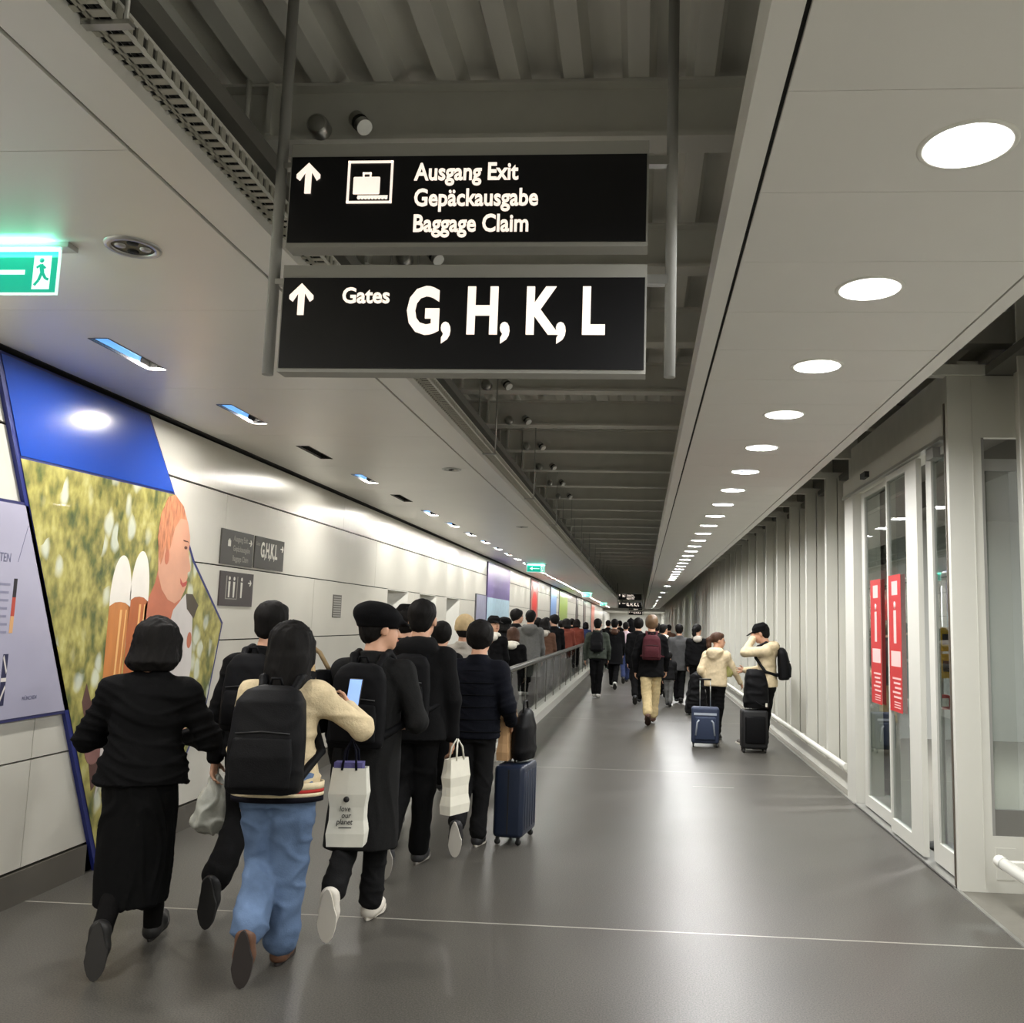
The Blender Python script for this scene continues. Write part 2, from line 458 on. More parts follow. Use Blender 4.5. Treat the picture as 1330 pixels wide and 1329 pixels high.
# cable trays along the left edge of the open strip
tr = empty('cable_tray', (-1.33, 0, 3.0), label='perforated metal cable tray running along the left edge of the open ceiling', cat='cable tray')
MB().box(-0.062, -0.058, YB, 78, 0.0, 0.06).box(0.048, 0.052, YB, 78, 0.0, 0.015).box(0.048, 0.052, YB, 78, 0.045, 0.06).build('side_rail', M_BEAM, tr)
rg = MB()
yy = -0.5
while yy < 24:
    rg.box(-0.06, -0.008, yy, yy + 0.022, 0.0, 0.003); rg.box(0.0, 0.05, yy + .015, yy + 0.04, 0.0, 0.003); rg.box(0.047, 0.053, yy + .01, yy + 0.035, 0.012, 0.05)
    yy += 0.045
rg.box(-0.06, 0.05, 24, 78, 0.0, 0.003).box(-0.06, -0.052, YB, 78, 0, .004).box(-0.012, 0.004, YB, 78, 0, .004)
rg.build('perforated_base', mat('tray_steel', (196, 194, 182), 0.5, 0.4), tr)['kind'] = 'stuff'
cb = MB()
for q in range(5):
    cb.tube([(-0.045 + q * 0.02, YB, 0.012 + 0.003 * (q % 2)), (-0.045 + q * 0.02, 78, 0.012)], 0.008, 6)
cb.build('cables', M_RUB, tr)['kind'] = 'stuff'
hang0 = MB().tube([(-0.075, 0, -0.01), (-0.075, 0, 0.85)], 0.006, 6).tube([(0.075, 0, -0.01), (0.075, 0, 0.85)], 0.006, 6).box(-0.09, 0.09, -0.012, 0.012, -0.012, 0.0).build('hanger', M_ALU, tr)
hang0.location = (0, 1.9, 0)
for k in range(1, 20): inst(hang0.data, 'hanger', (0, 1.9 + 2.724 * k, 0), tr)

# ---- right side: columns, panels, arms, rail
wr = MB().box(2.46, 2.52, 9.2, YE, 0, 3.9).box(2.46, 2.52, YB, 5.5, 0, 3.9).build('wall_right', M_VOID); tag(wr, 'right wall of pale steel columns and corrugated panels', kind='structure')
colY = [9.16 + 1.245 * k for k in range(0, 71)]
def column_mb():
    m_ = MB()
    m_.box(2.10, 2.22, -0.05, 0.05, 0, 3.33)
    m_.box(2.22, 2.232, -0.02, 0.02, 0, 3.33)
    m_.box(2.232, 2.38, -0.05, 0.05, 0, 3.33)
    return m_
c0 = column_mb().build('column', M_COLW, wr); c0.location = (0, colY[0], 0)
a0 = MB().box(1.35, 2.4, -0.035, 0.035, 3.33, 3.40).build('bracket_arm', M_STEELW, wr); a0.location = (0, colY[0], 0)
p0 = MB().add([(2.40, .1, 0.05), (2.36, .12, 0.05), (2.36, .40, 0.05), (2.40, .42, .05), (2.40, .60, .05), (2.36, .62, .05), (2.36, .9, .05), (2.40, .92, .05), (2.40, 1.15, .05)] +
              [(2.40, .1, 3.1), (2.36, .12, 3.1), (2.36, .40, 3.1), (2.40, .42, 3.1), (2.40, .60, 3.1), (2.36, .62, 3.1), (2.36, .9, 3.1), (2.40, .92, 3.1), (2.40, 1.15, 3.1)],
              [(i, i + 1, i + 10, i + 9) for i in range(8)]).build('panel', M_COLW, wr); p0.location = (0, colY[0], 0)
f0 = MB().box(2.20, 2.42, 0.012, 0.03, 0, 3.0).build('fin_panel', M_COLW, wr); f0.location = (0, colY[0] + 0.45, 0)
for yc in colY[1:]:
    inst(c0.data, 'column', (0, yc, 0), wr); inst(a0.data, 'bracket_arm', (0, yc, 0), wr)
    inst(p0.data, 'panel', (0, yc, 0), wr); inst(f0.data, 'fin_panel', (0, yc + 0.45, 0), wr)
# bumper rail with curb
rl = empty('bumper_rail', (2.05, 9.25, 0), label='long white tubular bumper rail low along the far right wall', cat='rail')
MB().tube([(0, 0, 0.25), (0, 88, 0.25)], 0.03, 12).build('tube', M_WHITE, rl)
for k in range(30):
    MB().box(-0.01, 0.06, 0.1 + k * 1.245, 0.14 + k * 1.245, 0.235, 0.265).build('bracket', M_WHITE, rl)
MB().box(0.045, 0.06, 0, 88, 0.0, 0.16).build('kerb', M_WHITE, rl)
rn = empty('bumper_rail', (2.10, 5.56, 0), label='white tubular bumper rail end at the lower right edge', cat='rail')
MB().tube([(0, 0.0, 0.285), (0, -7, 0.285)], 0.034, 16).build('tube', M_WHITE, rn)
MB().lathe([(0.0, 0.028), (0.022, 0.022), (0.034, 0.0), (0.036, -0.02), (0.036, -0.08)], (0, 0.0, 0.285), axis='Y', n=16).build('end_cap', M_WHITE, rn)
MB().box(0.0, 0.22, -0.10, -0.05, 0.27, 0.30).build('bracket', M_WHITE, rn)

# near wall bay beside the door: broad column, header, window strip, pillar
nb = MB()
nb.box(2.005, 2.215, 5.95, 6.0, 0, 3.30)
nb.box(2.215, 2.46, 5.95, 6.0, 2.88, 3.30)
nb.box(2.215, 2.46, 5.95, 6.0, 0, 0.34)
nbo = nb.build('trim_1', M_STEELW); tag(nbo, 'broad pale steel column panel right of the sliding door', kind='structure')
MB().box(1.5, 2.46, 5.93, 6.02, 3.30, 3.37).build('bracket_arm', M_STEELW, nbo)
MB().box(2.16, 2.163, 5.945, 5.95, 0.02, 3.28).box(2.23, 2.35, 5.944, 5.95, 0.08, 0.27).build('cover_strip', M_COLW, nbo)
MB().box(2.215, 2.46, 5.965, 5.985, 2.66, 2.74).box(2.215, 2.235, 5.955, 5.99, 0.34, 2.88).build('window_bar', M_POLE, nbo)
MB().box(2.235, 2.46, 5.97, 5.978, 0.50, 2.66).build('pane', M_GLASS, nbo)
MB().box(2.235, 2.46, 5.96, 5.985, 0.34, 0.50).build('sill_panel', mat('sill_grey', (120, 119, 114), 0.5), nbo)
pil = MB().box(2.285, 2.40, 5.50, 5.52, 0, 3.8).box(2.335, 2.35, 5.34, 5.52, 0, 3.8).box(2.285, 2.40, 5.32, 5.34, 0, 3.8).build('trim_2', M_COLW); tag(pil, 'pale steel column at the right edge of the picture', kind='structure')
MB().box(2.42, 2.5, YB, 5.9, 0.0, 3.5).build('back_panel', M_COLW, pil)
for k in range(1, 9):
    inst(c0.data, 'column', (0.0, 5.4 - 1.245 * k, 0), pil)
    inst(a0.data, 'bracket_arm', (0, 5.4 - 1.245 * k, 0), pil)

# ---- sliding door
dr = empty('door_1', (XR, 0, 0), label='automatic glass sliding door with white frame and red notices', kind='structure')
def dbox(name, x0, x1, y0, y1, z0, z1, m, parent=dr):
    return MB().box(x0, x1, y0, y1, z0, z1).build(name, m, parent)
dbox('header', -0.01, 0.20, 6.02, 8.98, 2.90, 3.05, M_STEELW)
dbox('header_cap', -0.025, 0.02, 6.02, 8.98, 2.875, 2.90, M_ALU)
dbox('upper_beam', 0.10, 0.24, 6.02, 9.1, 3.12, 3.42, M_BEAM)
dbox('left_jamb', 0.0, 0.10, 8.63, 8.98, 0, 2.90, M_STEELW)
dbox('right_jamb', -0.002, 0.10, 6.0, 6.02, 0, 3.12, mat('jamb_bronze', (92, 84, 74), 0.5, 0.3))
dbox('threshold', -0.012, 0.14, 6.0, 8.66, 0.0, 0.018, M_ALU)
dbox('sensor', -0.05, -0.01, 7.95, 8.12, 2.945, 2.995, M_RUB)
dbox('sensor', 0.0, 0.12, 6.25, 6.4, 2.80, 2.875, M_POLE)
def leaf(name, y0, y1, x0, wl_, wr_, hb=0.10):
    l = dbox(name, x0, x0 + 0.04, y0, y0 + wr_, 0.03, 2.87, M_STEELW)
    dbox('stile', x0, x0 + 0.04, y1 - wl_, y1, 0.03, 2.87, M_STEELW, l)
    dbox('rail', x0, x0 + 0.04, y0 + wr_, y1 - wl_, 0.03, 0.03 + hb, M_STEELW, l)
    dbox('rail', x0, x0 + 0.04, y0 + wr_, y1 - wl_, 2.82, 2.87, M_STEELW, l)
    dbox('pane', x0 + 0.015, x0 + 0.023, y0 + wr_, y1 - wl_, 0.03 + hb, 2.82, M_GLASS, l)
    return l
la = leaf('leaf', 7.50, 8.50, 0.05, 0.11, 0.045)
lb = leaf('leaf', 6.66, 7.49, 0.005, 0.035, 0.28)
lc = leaf('leaf', 6.06, 6.58, 0.05, 0.12, 0.035, 0.14)
M_RED = mat('red_notice', (196, 42, 44), 0.5, emis=(214, 44, 44), estr=0.0)
M_PINK = mat('notice_print', (245, 200, 196), 0.5)
for (y0, y1, lf, xx) in ((7.86, 8.20, la, 0.047), (7.10, 7.44, lb, 0.002)):
    nt_ = MB().box(xx, xx + .0015, y0, y1, 0.97, 2.04).build('red_notice', M_RED, lf)
    pr = MB(); xq = xx - .0006; yc = (y0 + y1) / 2
    pr.box(xq, xx, y0 + .09, y1 - .09, 1.88, 1.99)
    pr.lathe([(0.0, -.0003), (0.03, -.0003), (0.03, .0003), (0, .0003)], (xq + .0003, yc, 1.80), axis='X', n=14)
    pr.box(xq, xx, yc - .035, yc + .035, 1.50, 1.76)
    pr.box(xq, xx, y0 + .03, y1 - .05, 1.32, 1.44)
    for q in range(5): pr.box(xq, xx, y0 + .03 + .02 * (q % 2), y1 - .08 - .03 * (q % 3), 1.22 - q * .036, 1.235 - q * .036)
    for q in range(3): pr.box(xq, xx, y0 + .05, y1 - .12, 1.00 + q * .02, 1.008 + q * .02)
    pr.build('print', M_PINK, nt_)

# room beyond the door
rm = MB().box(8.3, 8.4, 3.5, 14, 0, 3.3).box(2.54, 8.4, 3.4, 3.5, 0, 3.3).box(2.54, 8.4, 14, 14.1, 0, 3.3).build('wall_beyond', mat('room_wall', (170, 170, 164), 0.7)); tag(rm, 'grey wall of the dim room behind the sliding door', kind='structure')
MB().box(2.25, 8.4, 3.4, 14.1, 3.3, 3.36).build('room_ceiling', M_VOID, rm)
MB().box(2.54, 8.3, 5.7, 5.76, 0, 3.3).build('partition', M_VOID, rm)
yb_ = empty('wall_box', (2.62, 6.52, 1.22), label='upper yellow box on the pole behind the glass by the door', cat='box', group='yellow boxes behind the glass')
M_YEL = mat('yellow_box', (226, 180, 30), 0.45)
def ybox(root):
    MB().rbox(-0.07, 0.07, -0.02, 0.10, 0, 0.18, r=0.012).build('body', M_YEL, root)
    MB().box(-0.03, 0.03, -0.023, -0.02, 0.05, 0.13).build('slot', M_RUB, root)
ybox(yb_); yb_.location = (2.285, 6.95, 1.455)
yb2 = copy_tree(yb_); yb2.location = (2.285, 6.95, 1.255); yb2['label'] = 'lower yellow box on the pole behind the glass by the door'
pl_ = empty('stand_pole', (2.285, 7.08, 0), label='slim grey pole carrying the yellow boxes behind the glass', cat='pole')
MB().tube([(0, 0, 0), (0, 0, 1.95)], 0.022, 12).build('pole', M_ALU, pl_)
MB().lathe([(0.0, 0.0), (0.14, 0.0), (0.14, 0.02), (0.03, 0.035), (0, .035)]).build('base', M_RUB, pl_)
rb = MB().rbox(2.245, 2.325, 6.99, 7.06, 1.02, 1.13, r=0.012).build('alarm_box', mat('red_box', (190, 40, 30), .4)); tag(rb, 'small red alarm box low on the pole behind the glass', 'box')
MB().box(2.26, 2.31, 6.986, 6.99, 1.045, 1.105).build('front_plate', M_WHITE, rb)
rlight = bpy.data.lights.new('room_fill_lamp', 'AREA'); rlight.energy = 160; rlight.size = 0.6  # fill lamp added to brighten the room seen through the glass
ro = empty('room_fill_light', (5.0, 9.5, 3.28), label='added fill light brightening the dim room behind the sliding door', cat='light')
rlo = bpy.data.objects.new('lamp', rlight); link(rlo, ro); rlo.location = (0, 0, -0.03)
MB().box(-.34, .34, -.34, .34, 0.0, 0.02).build('fitting', M_WHITE, ro)

# ---- ends of the hall
we = MB().box(-3.85, 2.6, YE, YE + 0.2, 0, 4.1).build('wall_far', M_WHITE); tag(we, 'pale wall closing the far end of the concourse', kind='structure')
lo = MB().box(-3.5, 2.5, 80.2, YE, 2.75, 2.8).build('ceiling_far', M_CEILR); tag(lo, 'lower pale ceiling at the far end of the concourse', kind='structure')
MB().box(-3.5, 2.5, 80.1, 80.2, 2.75, 4.0).build('fascia', M_CEILR, lo)
wb = MB().box(-3.85, 8.4, YB - 0.2, YB, 0, 4.1).build('wall_back', M_STEELW); tag(wb, 'wall behind the viewpoint', kind='structure')
fl = bpy.data.lights.new('far_fill_lamp', 'AREA'); fl.shape = 'RECTANGLE'; fl.size = 3; fl.size_y = 12; fl.energy = 260  # unseen fill lamp added to brighten the far hall and its right wall
fo = empty('far_fill_light', (-0.5, 89, 2.74), label='added fill light panel brightening the far end of the concourse', cat='light')
flo = bpy.data.objects.new('lamp', fl); link(flo, fo); flo.location = (0, 0, -0.02)
MB().box(-1.55, 1.55, -6.1, 6.1, -0.008, 0.008).build('frame', M_WHITE, fo)

# ---------------------------------------------------------------- lights in the ceilings
ORD = ['nearest', 'second', 'third', 'fourth', 'fifth', 'sixth', 'seventh', 'eighth', 'ninth', 'tenth', 'eleventh', 'twelfth', 'thirteenth', 'fourteenth']
dl = bpy.data.lights.new('downlight_lamp', 'AREA'); dl.shape = 'DISK'; dl.size = 0.205; dl.energy = LAMP_R; dl.color = (1.0, 0.995, 0.985)
t0 = empty('downlight', (0.893, LY[0], ZC), label='x', cat='downlight', group='round downlights in the right ceiling')
MB().lathe([(0.112, 0.001), (0.115, -0.004), (0.132, -0.004), (0.136, 0.0), (0.136, 0.002)], n=40).build('trim_ring', M_WHITE, t0)
can = MB()
nf = 24
can.lathe([(0.1165, 0.0), (0.113, 0.03), (0.104, 0.07), (0.09, 0.10)], n=nf, smooth=False)
can.build('reflector', M_REFL, t0)
MB().lathe([(0.0, 0.099), (0.09, 0.0995)], n=nf).build('lens', mat('lamp_lens', (240, 246, 255), .5, emis=(236, 243, 255), estr=1.6), t0)
lo_ = bpy.data.objects.new('lamp', dl); link(lo_, t0); lo_.location = (0, 0, 0.012)
for i, yl in enumerate(LYL):
    t_ = t0 if i == 0 else copy_tree(t0)
    t_.location = (0.893, yl, ZC)
    vi = i - 9
    if vi < 0: t_['label'] = 'round white downlight in the right ceiling behind the viewpoint'
    elif vi < 14: t_['label'] = ('%s round white downlight in the right ceiling' % ORD[vi]) + (' from the camera' if vi else ', large at the upper right')
    else: t_['label'] = 'tiny round white downlight far along the right ceiling'  # also covers the sparse last ones, added for their light
    if vi > 20 or vi < -1:     # too small or out of sight
        pass

sl = bpy.data.lights.new('washer_lamp', 'AREA'); sl.shape = 'RECTANGLE'; sl.size = 0.075; sl.size_y = 0.08; sl.energy = LAMP_L; sl.color = (1.0, 0.97, 0.92)
def make_slot(on):
    t_ = empty('wall_washer', (-2.75, 0, ZC), label='x', cat='wall washer', group='slot lights in the left ceiling')
    MB().box(-0.054, -0.05, -SL / 2, SL / 2, -0.003, 0.012).box(0.05, 0.054, -SL / 2, SL / 2, -0.003, 0.012).box(-0.05, 0.05, -SL / 2 - .004, -SL / 2, -0.003, 0.012).box(-0.05, 0.05, SL / 2, SL / 2 + .004, -0.003, 0.012).build('trim_frame', M_SKIRT, t_)
    m_ = MB()
    m_.box(-0.052, -0.05, -SL / 2, SL / 2, 0.012, 0.10).box(0.05, 0.052, -SL / 2, SL / 2, 0.012, 0.10).box(-0.05, 0.05, -SL / 2 - .002, -SL / 2, 0.012, 0.10)
    m_.build('box', M_DARK, t_)
    MB().box(-0.05, 0.05, SL / 2, SL / 2 + .002, 0.012, 0.10).box(-0.05, 0.05, -SL / 2, SL / 2, 0.10, 0.103).build('box_back', M_DARK, t_)
    if on:
        cu = MB()
        n = 8
        V = [(0.048 * math.cos(PI * k / n), s, 0.012 + 0.06 * math.sin(PI * k / n)) for s in (-SL / 2 + .05, SL / 2 - .10) for k in range(n + 1)]
        cu.add(V, [(k, k + 1, n + 2 + k, n + 1 + k) for k in range(n)], True)
        cu.build('reflector', M_BLUEREFL_GLOW, t_)
        o = bpy.data.objects.new('lamp', sl); link(o, t_); o.location = (0.0, SL / 2 - 0.055, 0.010); o.rotation_euler = (0, math.radians(8), 0)
    else:
        MB().box(-0.03, 0.03, -0.1, 0.1, 0.06, 0.07).build('bracket', M_POLE, t_)
    return t_
son = soff = None
for k, ysl in enumerate(slots):
    q = k - 8
    if lit[k]:
        t_ = make_slot(True) if son is None else copy_tree(son); son = son or t_
    else:
        t_ = make_slot(False) if soff is None else copy_tree(soff); soff = soff or t_
    t_.location = (-2.75, ysl, ZC)
    names = ['nearest', 'second', 'third', 'fourth', 'fifth', 'sixth', 'seventh', 'eighth', 'ninth', 'tenth', 'eleventh', 'twelfth']
    if q < 0: t_['label'] = 'slot light in the left ceiling behind the viewpoint'
    elif q < 12: t_['label'] = '%s slot light of the left ceiling, %s' % (names[q], 'lit with a glowing blue reflector' if lit[k] else 'unlit and dark')
    else: t_['label'] = 'tiny lit slot light far along the left ceiling'

# round unlit downlights in the left ceiling
def round_unlit(x, y_, r, label):
    t_ = empty('round_downlight', (x, y_, ZC), label=label, cat='downlight')
    MB().lathe([(r * .78, -0.002), (r * .8, -0.008), (r * 1.02, -0.007), (r * 1.06, 0.0)], n=32).build('trim_ring', M_ALU, t_)
    MB().lathe([(0.0, -0.001), (r * .79, -0.001)], n=32).build('well', mat('well_grey', (90, 88, 80), 0.4, 0.6), t_)
    for k in range(4):
        a_ = k * PI / 2 + .5
        MB().lathe([(0.0, -0.006), (r * .2, -0.006), (r * .22, -0.001)], (r * .45 * math.cos(a_), r * .45 * math.sin(a_), 0), n=12).build('lens', M_DARK if k % 2 else M_ALU, t_)
round_unlit(-1.93, 3.09, 0.095, 'round unlit downlight in the left ceiling beside the green exit sign')
round_unlit(-1.75, 7.94, 0.085, 'small pale round downlight further along the left ceiling')
round_unlit(-1.75, 12.8, 0.085, 'distant small round downlight along the left ceiling')

# ---------------------------------------------------------------- hanging signs
def rotX90(): return Matrix.Rotation(PI / 2, 4, 'X')
def TM(x, y_, z): return Matrix.Translation((x, y_, z)) @ rotX90()

def arrow_up(x, y_, z, h, wdt, m, parent, thick=0.004):
    s = wdt / 2; t = wdt * 0.13
    pts = [(-t, 0), (t, 0), (t, h * .70), (s * .72, h * .42), (s, h * .50), (s, h * .62), (0, h), (-s, h * .62), (-s, h * .50), (-s * .72, h * .42), (-t, h * .70)]
    mb = MB(); mb.prism_y([(x + a, z + b) for a, b in pts], y_ - thick, y_)
    return mb.build('arrow', m, parent)

def hanging_sign(x0, y_, sc, label, group='hanging direction signs'):
    """x0 is the left edge; sc scales a 1.17 m wide pair of boards"""
    t_ = empty('hanging_sign', (x0, y_, 2.37), label=label, cat='sign', group=group)
    W = 1.173
    zs = 0.0
    g = MB().box(0.0, W, 0.0, 0.065, 0.0, 0.355).build('lower_housing', M_SIGNG, t_)
    MB().box(0.006, W - 0.006, -0.006, 0.0, 0.012, 0.31).build('lower_panel', M_SIGN, t_)
    g2 = MB().box(0.0, W, 0.0, 0.065, 0.415, 0.77).build('upper_housing', M_SIGNG, t_)
    MB().box(0.006, W - 0.006, -0.006, 0.0, 0.43, 0.722).build('upper_panel', M_SIGN, t_)
    MB().tube([(-0.045, 0.035, 0.0), (-0.045, 0.035, 1.50)], 0.018, 16).build('pole', M_POLE, t_)
    MB().tube([(W + 0.075, 0.035, 0.0), (W + 0.075, 0.035, 1.50)], 0.018, 16).build('pole', M_POLE, t_)
    for z in (0.30, 0.70):
        MB().box(-0.045, 0.0, 0.02, 0.05, z, z + .018).build('bracket', M_ALU, t_)
        MB().box(W, W + .075, 0.02, 0.05, z, z + .03).build('bracket', M_ALU, t_)
    yl = -0.007
    # lower board
    arrow_up(0.068, yl, 0.185, 0.105, 0.078, M_LET, t_)
    text_obj('lettering', 'Gates', 0.072, M_LET, t_, TM(0.20, yl, 0.226), bold=0.0016, sx=0.92, thick=0.002)
    text_obj('lettering', 'G, H, K, L', 0.208, M_LET, t_, TM(0.412, yl, 0.130), bold=0.0075, sx=0.72, thick=0.003, spacing=1.02)
    # upper board
    arrow_up(0.065, yl, 0.595, 0.105, 0.078, M_LET, t_)
    fr = MB(); a, b, c, d, e = 0.196, 0.345, 0.560, 0.705, 0.007
    fr.box(a, b, yl - .004, yl, c, c + e).box(a, b, yl - .004, yl, d - e, d).box(a, a + e, yl - .004, yl, c, d).box(b - e, b, yl - .004, yl, c, d)
    fr.build('icon_frame', M_LET, t_)
    ic = MB().rbox(0.216, 0.304, yl - .005, yl, 0.590, 0.650, r=0.0024, seg=1)
    ic.box(0.246, 0.251, yl - .004, yl, .650, .664).box(0.269, 0.274, yl - .004, yl, .650, .664).box(0.246, 0.274, yl - .004, yl, .660, .665)
    for q in range(9): ic.lathe([(0, -.003), (.0055, -.003), (.0055, .0)], (0.236 + q * .0112, yl, 0.579), axis='Y', n=8)
    ic.box(0.232, 0.331, yl - .0025, yl, .583, .5865)
    ic.build('suitcase_icon', M_LET, t_)
    for s, z in (('Ausgang Exit', 0.639), ('Gepäckausgabe', 0.551), ('Baggage Claim', 0.464)):
        text_obj('lettering', s, 0.0815, M_LET, t_, TM(0.417, yl, z), bold=0.0018, sx=0.80, thick=0.002)
    t_.scale = (sc, sc, sc)
    return t_
hs = hanging_sign(-1.173, 2.70, 1.0, 'large hanging black double sign in the foreground, reading Ausgang Exit and Gates')
hs2 = copy_tree(hs); hs2.location = (-1.173, 45.0, 2.37); hs2['label'] = 'tiny hanging double sign far down the hall'
hs3 = copy_tree(hs); hs3.location = (-1.10, 77.0, 2.37); hs3['label'] = 'farthest hanging sign, just below the tiny double sign'

# ---------------------------------------------------------------- green exit signs
def exit_sign(x1, y_, label):
    t_ = empty('exit_sign', (x1, y_, ZC), label=label, cat='exit sign', group='green exit signs')
    MB().box(-0.47, 0.04, -0.03, 0.03, -0.02, 0.0).build('housing', M_ALU, t_)
    MB().box(-0.44, -0.005, -0.004, 0.004, -0.195, -0.02).build('acrylic_edge', M_EXITW, t_)
    MB().box(-0.43, -0.012, -0.0055, -0.004, -0.187, -0.028).build('green_panel', M_GREEN, t_)
    yq = -0.0056
    p = MB().box(-0.103, -0.035, yq - .001, yq, -0.175, -0.045).build('door_icon', M_EXITW, t_)
    r = MB(); M2 = yq - .0012
    r.lathe([(0, -.0008), (.009, -.0008), (.009, .0)], (-0.072, M2 + .0002, -0.063), axis='Y', n=12)
    for seg, w_ in ((((-.073, -.078), (-.066, -.112)), .008), (((-.073, -.080), (-.090, -.092)), .004), (((-.071, -.080), (-.055, -.094)), .004), (((-.066, -.110), (-.052, -.133)), .0055), (((-.052, -.133), (-.040, -.138)), .005), (((-.068, -.110), (-.078, -.140)), .0055), (((-.078, -.140), (-.094, -.160)), .005)):
        (ax, az), (bx, bz) = seg; dx, dz = bx - ax, bz - az; L = math.hypot(dx, dz); nx, nz = -dz / L * w_, dx / L * w_
        r.prism_y([(ax + nx, az + nz), (bx + nx, bz + nz), (bx - nx, bz - nz), (ax - nx, az - nz)], M2 - .0008, M2)
    r.build('running_figure', M_GREEN, p)
    MB().box(-0.30, -0.135, yq - .001, yq, -0.118, -0.100).prism_y([(-0.37, -.109), (-0.30, -.065), (-.30, -.153)], yq - .001, yq).build('arrow', M_EXITW, t_)
    l = bpy.data.lights.new('exit_glow', 'AREA'); l.shape = 'RECTANGLE'; l.size = 0.40; l.size_y = 0.012; l.energy = 0.5; l.color = (0.25, 1.0, 0.75)
    o = bpy.data.objects.new('lamp', l); link(o, t_); o.location = (-0.22, -0.03, -0.04); o.rotation_euler = (PI * .85, 0, 0)
    return t_
e0 = exit_sign(-2.19, 3.07, 'green running man exit sign at the left edge under the ceiling')
for (x, y_, l) in ((-2.30, 21.1, 'small glowing green exit sign in the middle distance'), (-2.25, 40.5, 'tiny green exit sign beyond the middle one'), (-2.3, 59.5, 'farthest tiny green exit sign')):
    c = copy_tree(e0); c.location = (x, y_, ZC); c['label'] = l

# ---------------------------------------------------------------- mural and information panel on the left wall
def poly_flat(mb, pts, x, t=0.0015):
    return mb.prism_x(pts, x - t, x)
MX = XL + 0.028
mu = empty('advertising_mural', (0, 0, 0), label='huge angular wall mural of beer glasses and a smiling person, blue band on top', cat='mural')
edge_poly = [(4.27, 2.935), (5.735, 2.935), (6.14, 2.45), (6.50, 1.99), (7.03, 1.53), (6.86, 0.9), (6.20, 0.0), (5.57, 0.0)]
MB().prism_x(edge_poly, XL, MX - 0.004).build('backing', mat('mural_edge', (30, 40, 110), 0.4), mu)
M_BLUE = mat('mural_blue', (30, 72, 172), 0.2, coat=0.5)
poly_flat(MB(), [(4.31, 2.92), (5.72, 2.92), (6.125, 2.455), (4.535, 2.42)], MX).build('blue_band', M_BLUE, mu)

def foliage_mat():
    m = bpy.data.materials.new('foliage_print'); m.use_nodes = True; nt = m.node_tree; b = nt.nodes['Principled BSDF']
    b.inputs['Roughness'].default_value = 0.3; b.inputs['Coat Weight'].default_value = 0.1
    L = nt.links.new; N = nt.nodes.new
    tc = N('ShaderNodeTexCoord'); mp = N('ShaderNodeMapping'); mp.inputs['Scale'].default_value = (1, 1.0, 0.62); L(tc.outputs['Object'], mp.inputs[0])
    n1 = N('ShaderNodeTexNoise'); n1.inputs['Scale'].default_value = 3.2; n1.inputs['Detail'].default_value = 5; n1.inputs['Distortion'].default_value = 1.2; L(mp.outputs[0], n1.inputs[0])
    n3 = N('ShaderNodeTexNoise'); n3.inputs['Scale'].default_value = 16; n3.inputs['Detail'].default_value = 4; L(mp.outputs[0], n3.inputs[0])
    ad = N('ShaderNodeMath'); ad.operation = 'MULTIPLY_ADD'; ad.inputs[1].default_value = 0.55; L(n3.outputs['Fac'], ad.inputs[0])
    sc = N('ShaderNodeMath'); sc.operation = 'MULTIPLY'; sc.inputs[1].default_value = 0.62; L(n1.outputs['Fac'], sc.inputs[0]); L(sc.outputs[0], ad.inputs[2])
    cr = N('ShaderNodeValToRGB'); e = cr.color_ramp.elements
    e[0].position = 0.40; e[0].color = lin((62, 76, 46)); e[1].position = 0.80; e[1].color = lin((206, 204, 140))
    for p, c in ((0.48, (100, 108, 58)), (0.56, (142, 136, 74)), (0.66, (178, 170, 96))):
        q = e.new(p); q.color = lin(c)
    L(ad.outputs[0], cr.inputs[0])
    # pale out of focus highlights
    vo = N('ShaderNodeTexVoronoi'); vo.inputs['Scale'].default_value = 8.5; vo.inputs['Randomness'].default_value = 1.0
    nd = N('ShaderNodeTexNoise'); nd.inputs['Scale'].default_value = 5; mv = N('ShaderNodeVectorMath'); mv.operation = 'MULTIPLY_ADD'; mv.inputs[1].default_value = (.12, .12, .12)
    L(mp.outputs[0], nd.inputs[0]); L(nd.outputs['Color'], mv.inputs[0]); L(mp.outputs[0], mv.inputs[2]); L(mv.outputs[0], vo.inputs['Vector'])
    r1 = N('ShaderNodeMapRange'); r1.inputs['From Min'].default_value = 0.50; r1.inputs['From Max'].default_value = 0.30; L(vo.outputs['Distance'], r1.inputs[0])
    sp = N('ShaderNodeSeparateColor'); L(vo.outputs['Color'], sp.inputs[0])
    r2 = N('ShaderNodeMapRange'); r2.inputs['From Min'].default_value = 0.42; r2.inputs['From Max'].default_value = 0.75; L(sp.outputs[0], r2.inputs[0])
    mu_ = N('ShaderNodeMath'); mu_.operation = 'MULTIPLY'; L(r1.outputs[0], mu_.inputs[0]); L(r2.outputs[0], mu_.inputs[1])
    m2 = N('ShaderNodeMath'); m2.operation = 'MULTIPLY'; m2.inputs[1].default_value = 0.7; L(mu_.outputs[0], m2.inputs[0])
    mx = N('ShaderNodeMix'); mx.data_type = 'RGBA'; mx.inputs[7].default_value = lin((222, 228, 214)); L(m2.outputs[0], mx.inputs[0]); L(cr.outputs[0], mx.inputs[6])
    L(mx.outputs[2], b.inputs['Base Color'])
    return m
poly_flat(MB(), [(4.535, 2.405), (6.125, 2.44), (6.46, 1.985), (7.0, 1.52), (6.84, 0.92), (6.18, 0.02), (5.60, 0.02)], MX).build('foliage_print', foliage_mat(), mu)
def blob(cy_, cz, ry, rz, n=28, a0=0, a1=2 * PI):
    return [(cy_ + ry * math.cos(a0 + (a1 - a0) * k / n), cz + rz * math.sin(a0 + (a1 - a0) * k / n)) for k in range(n)]
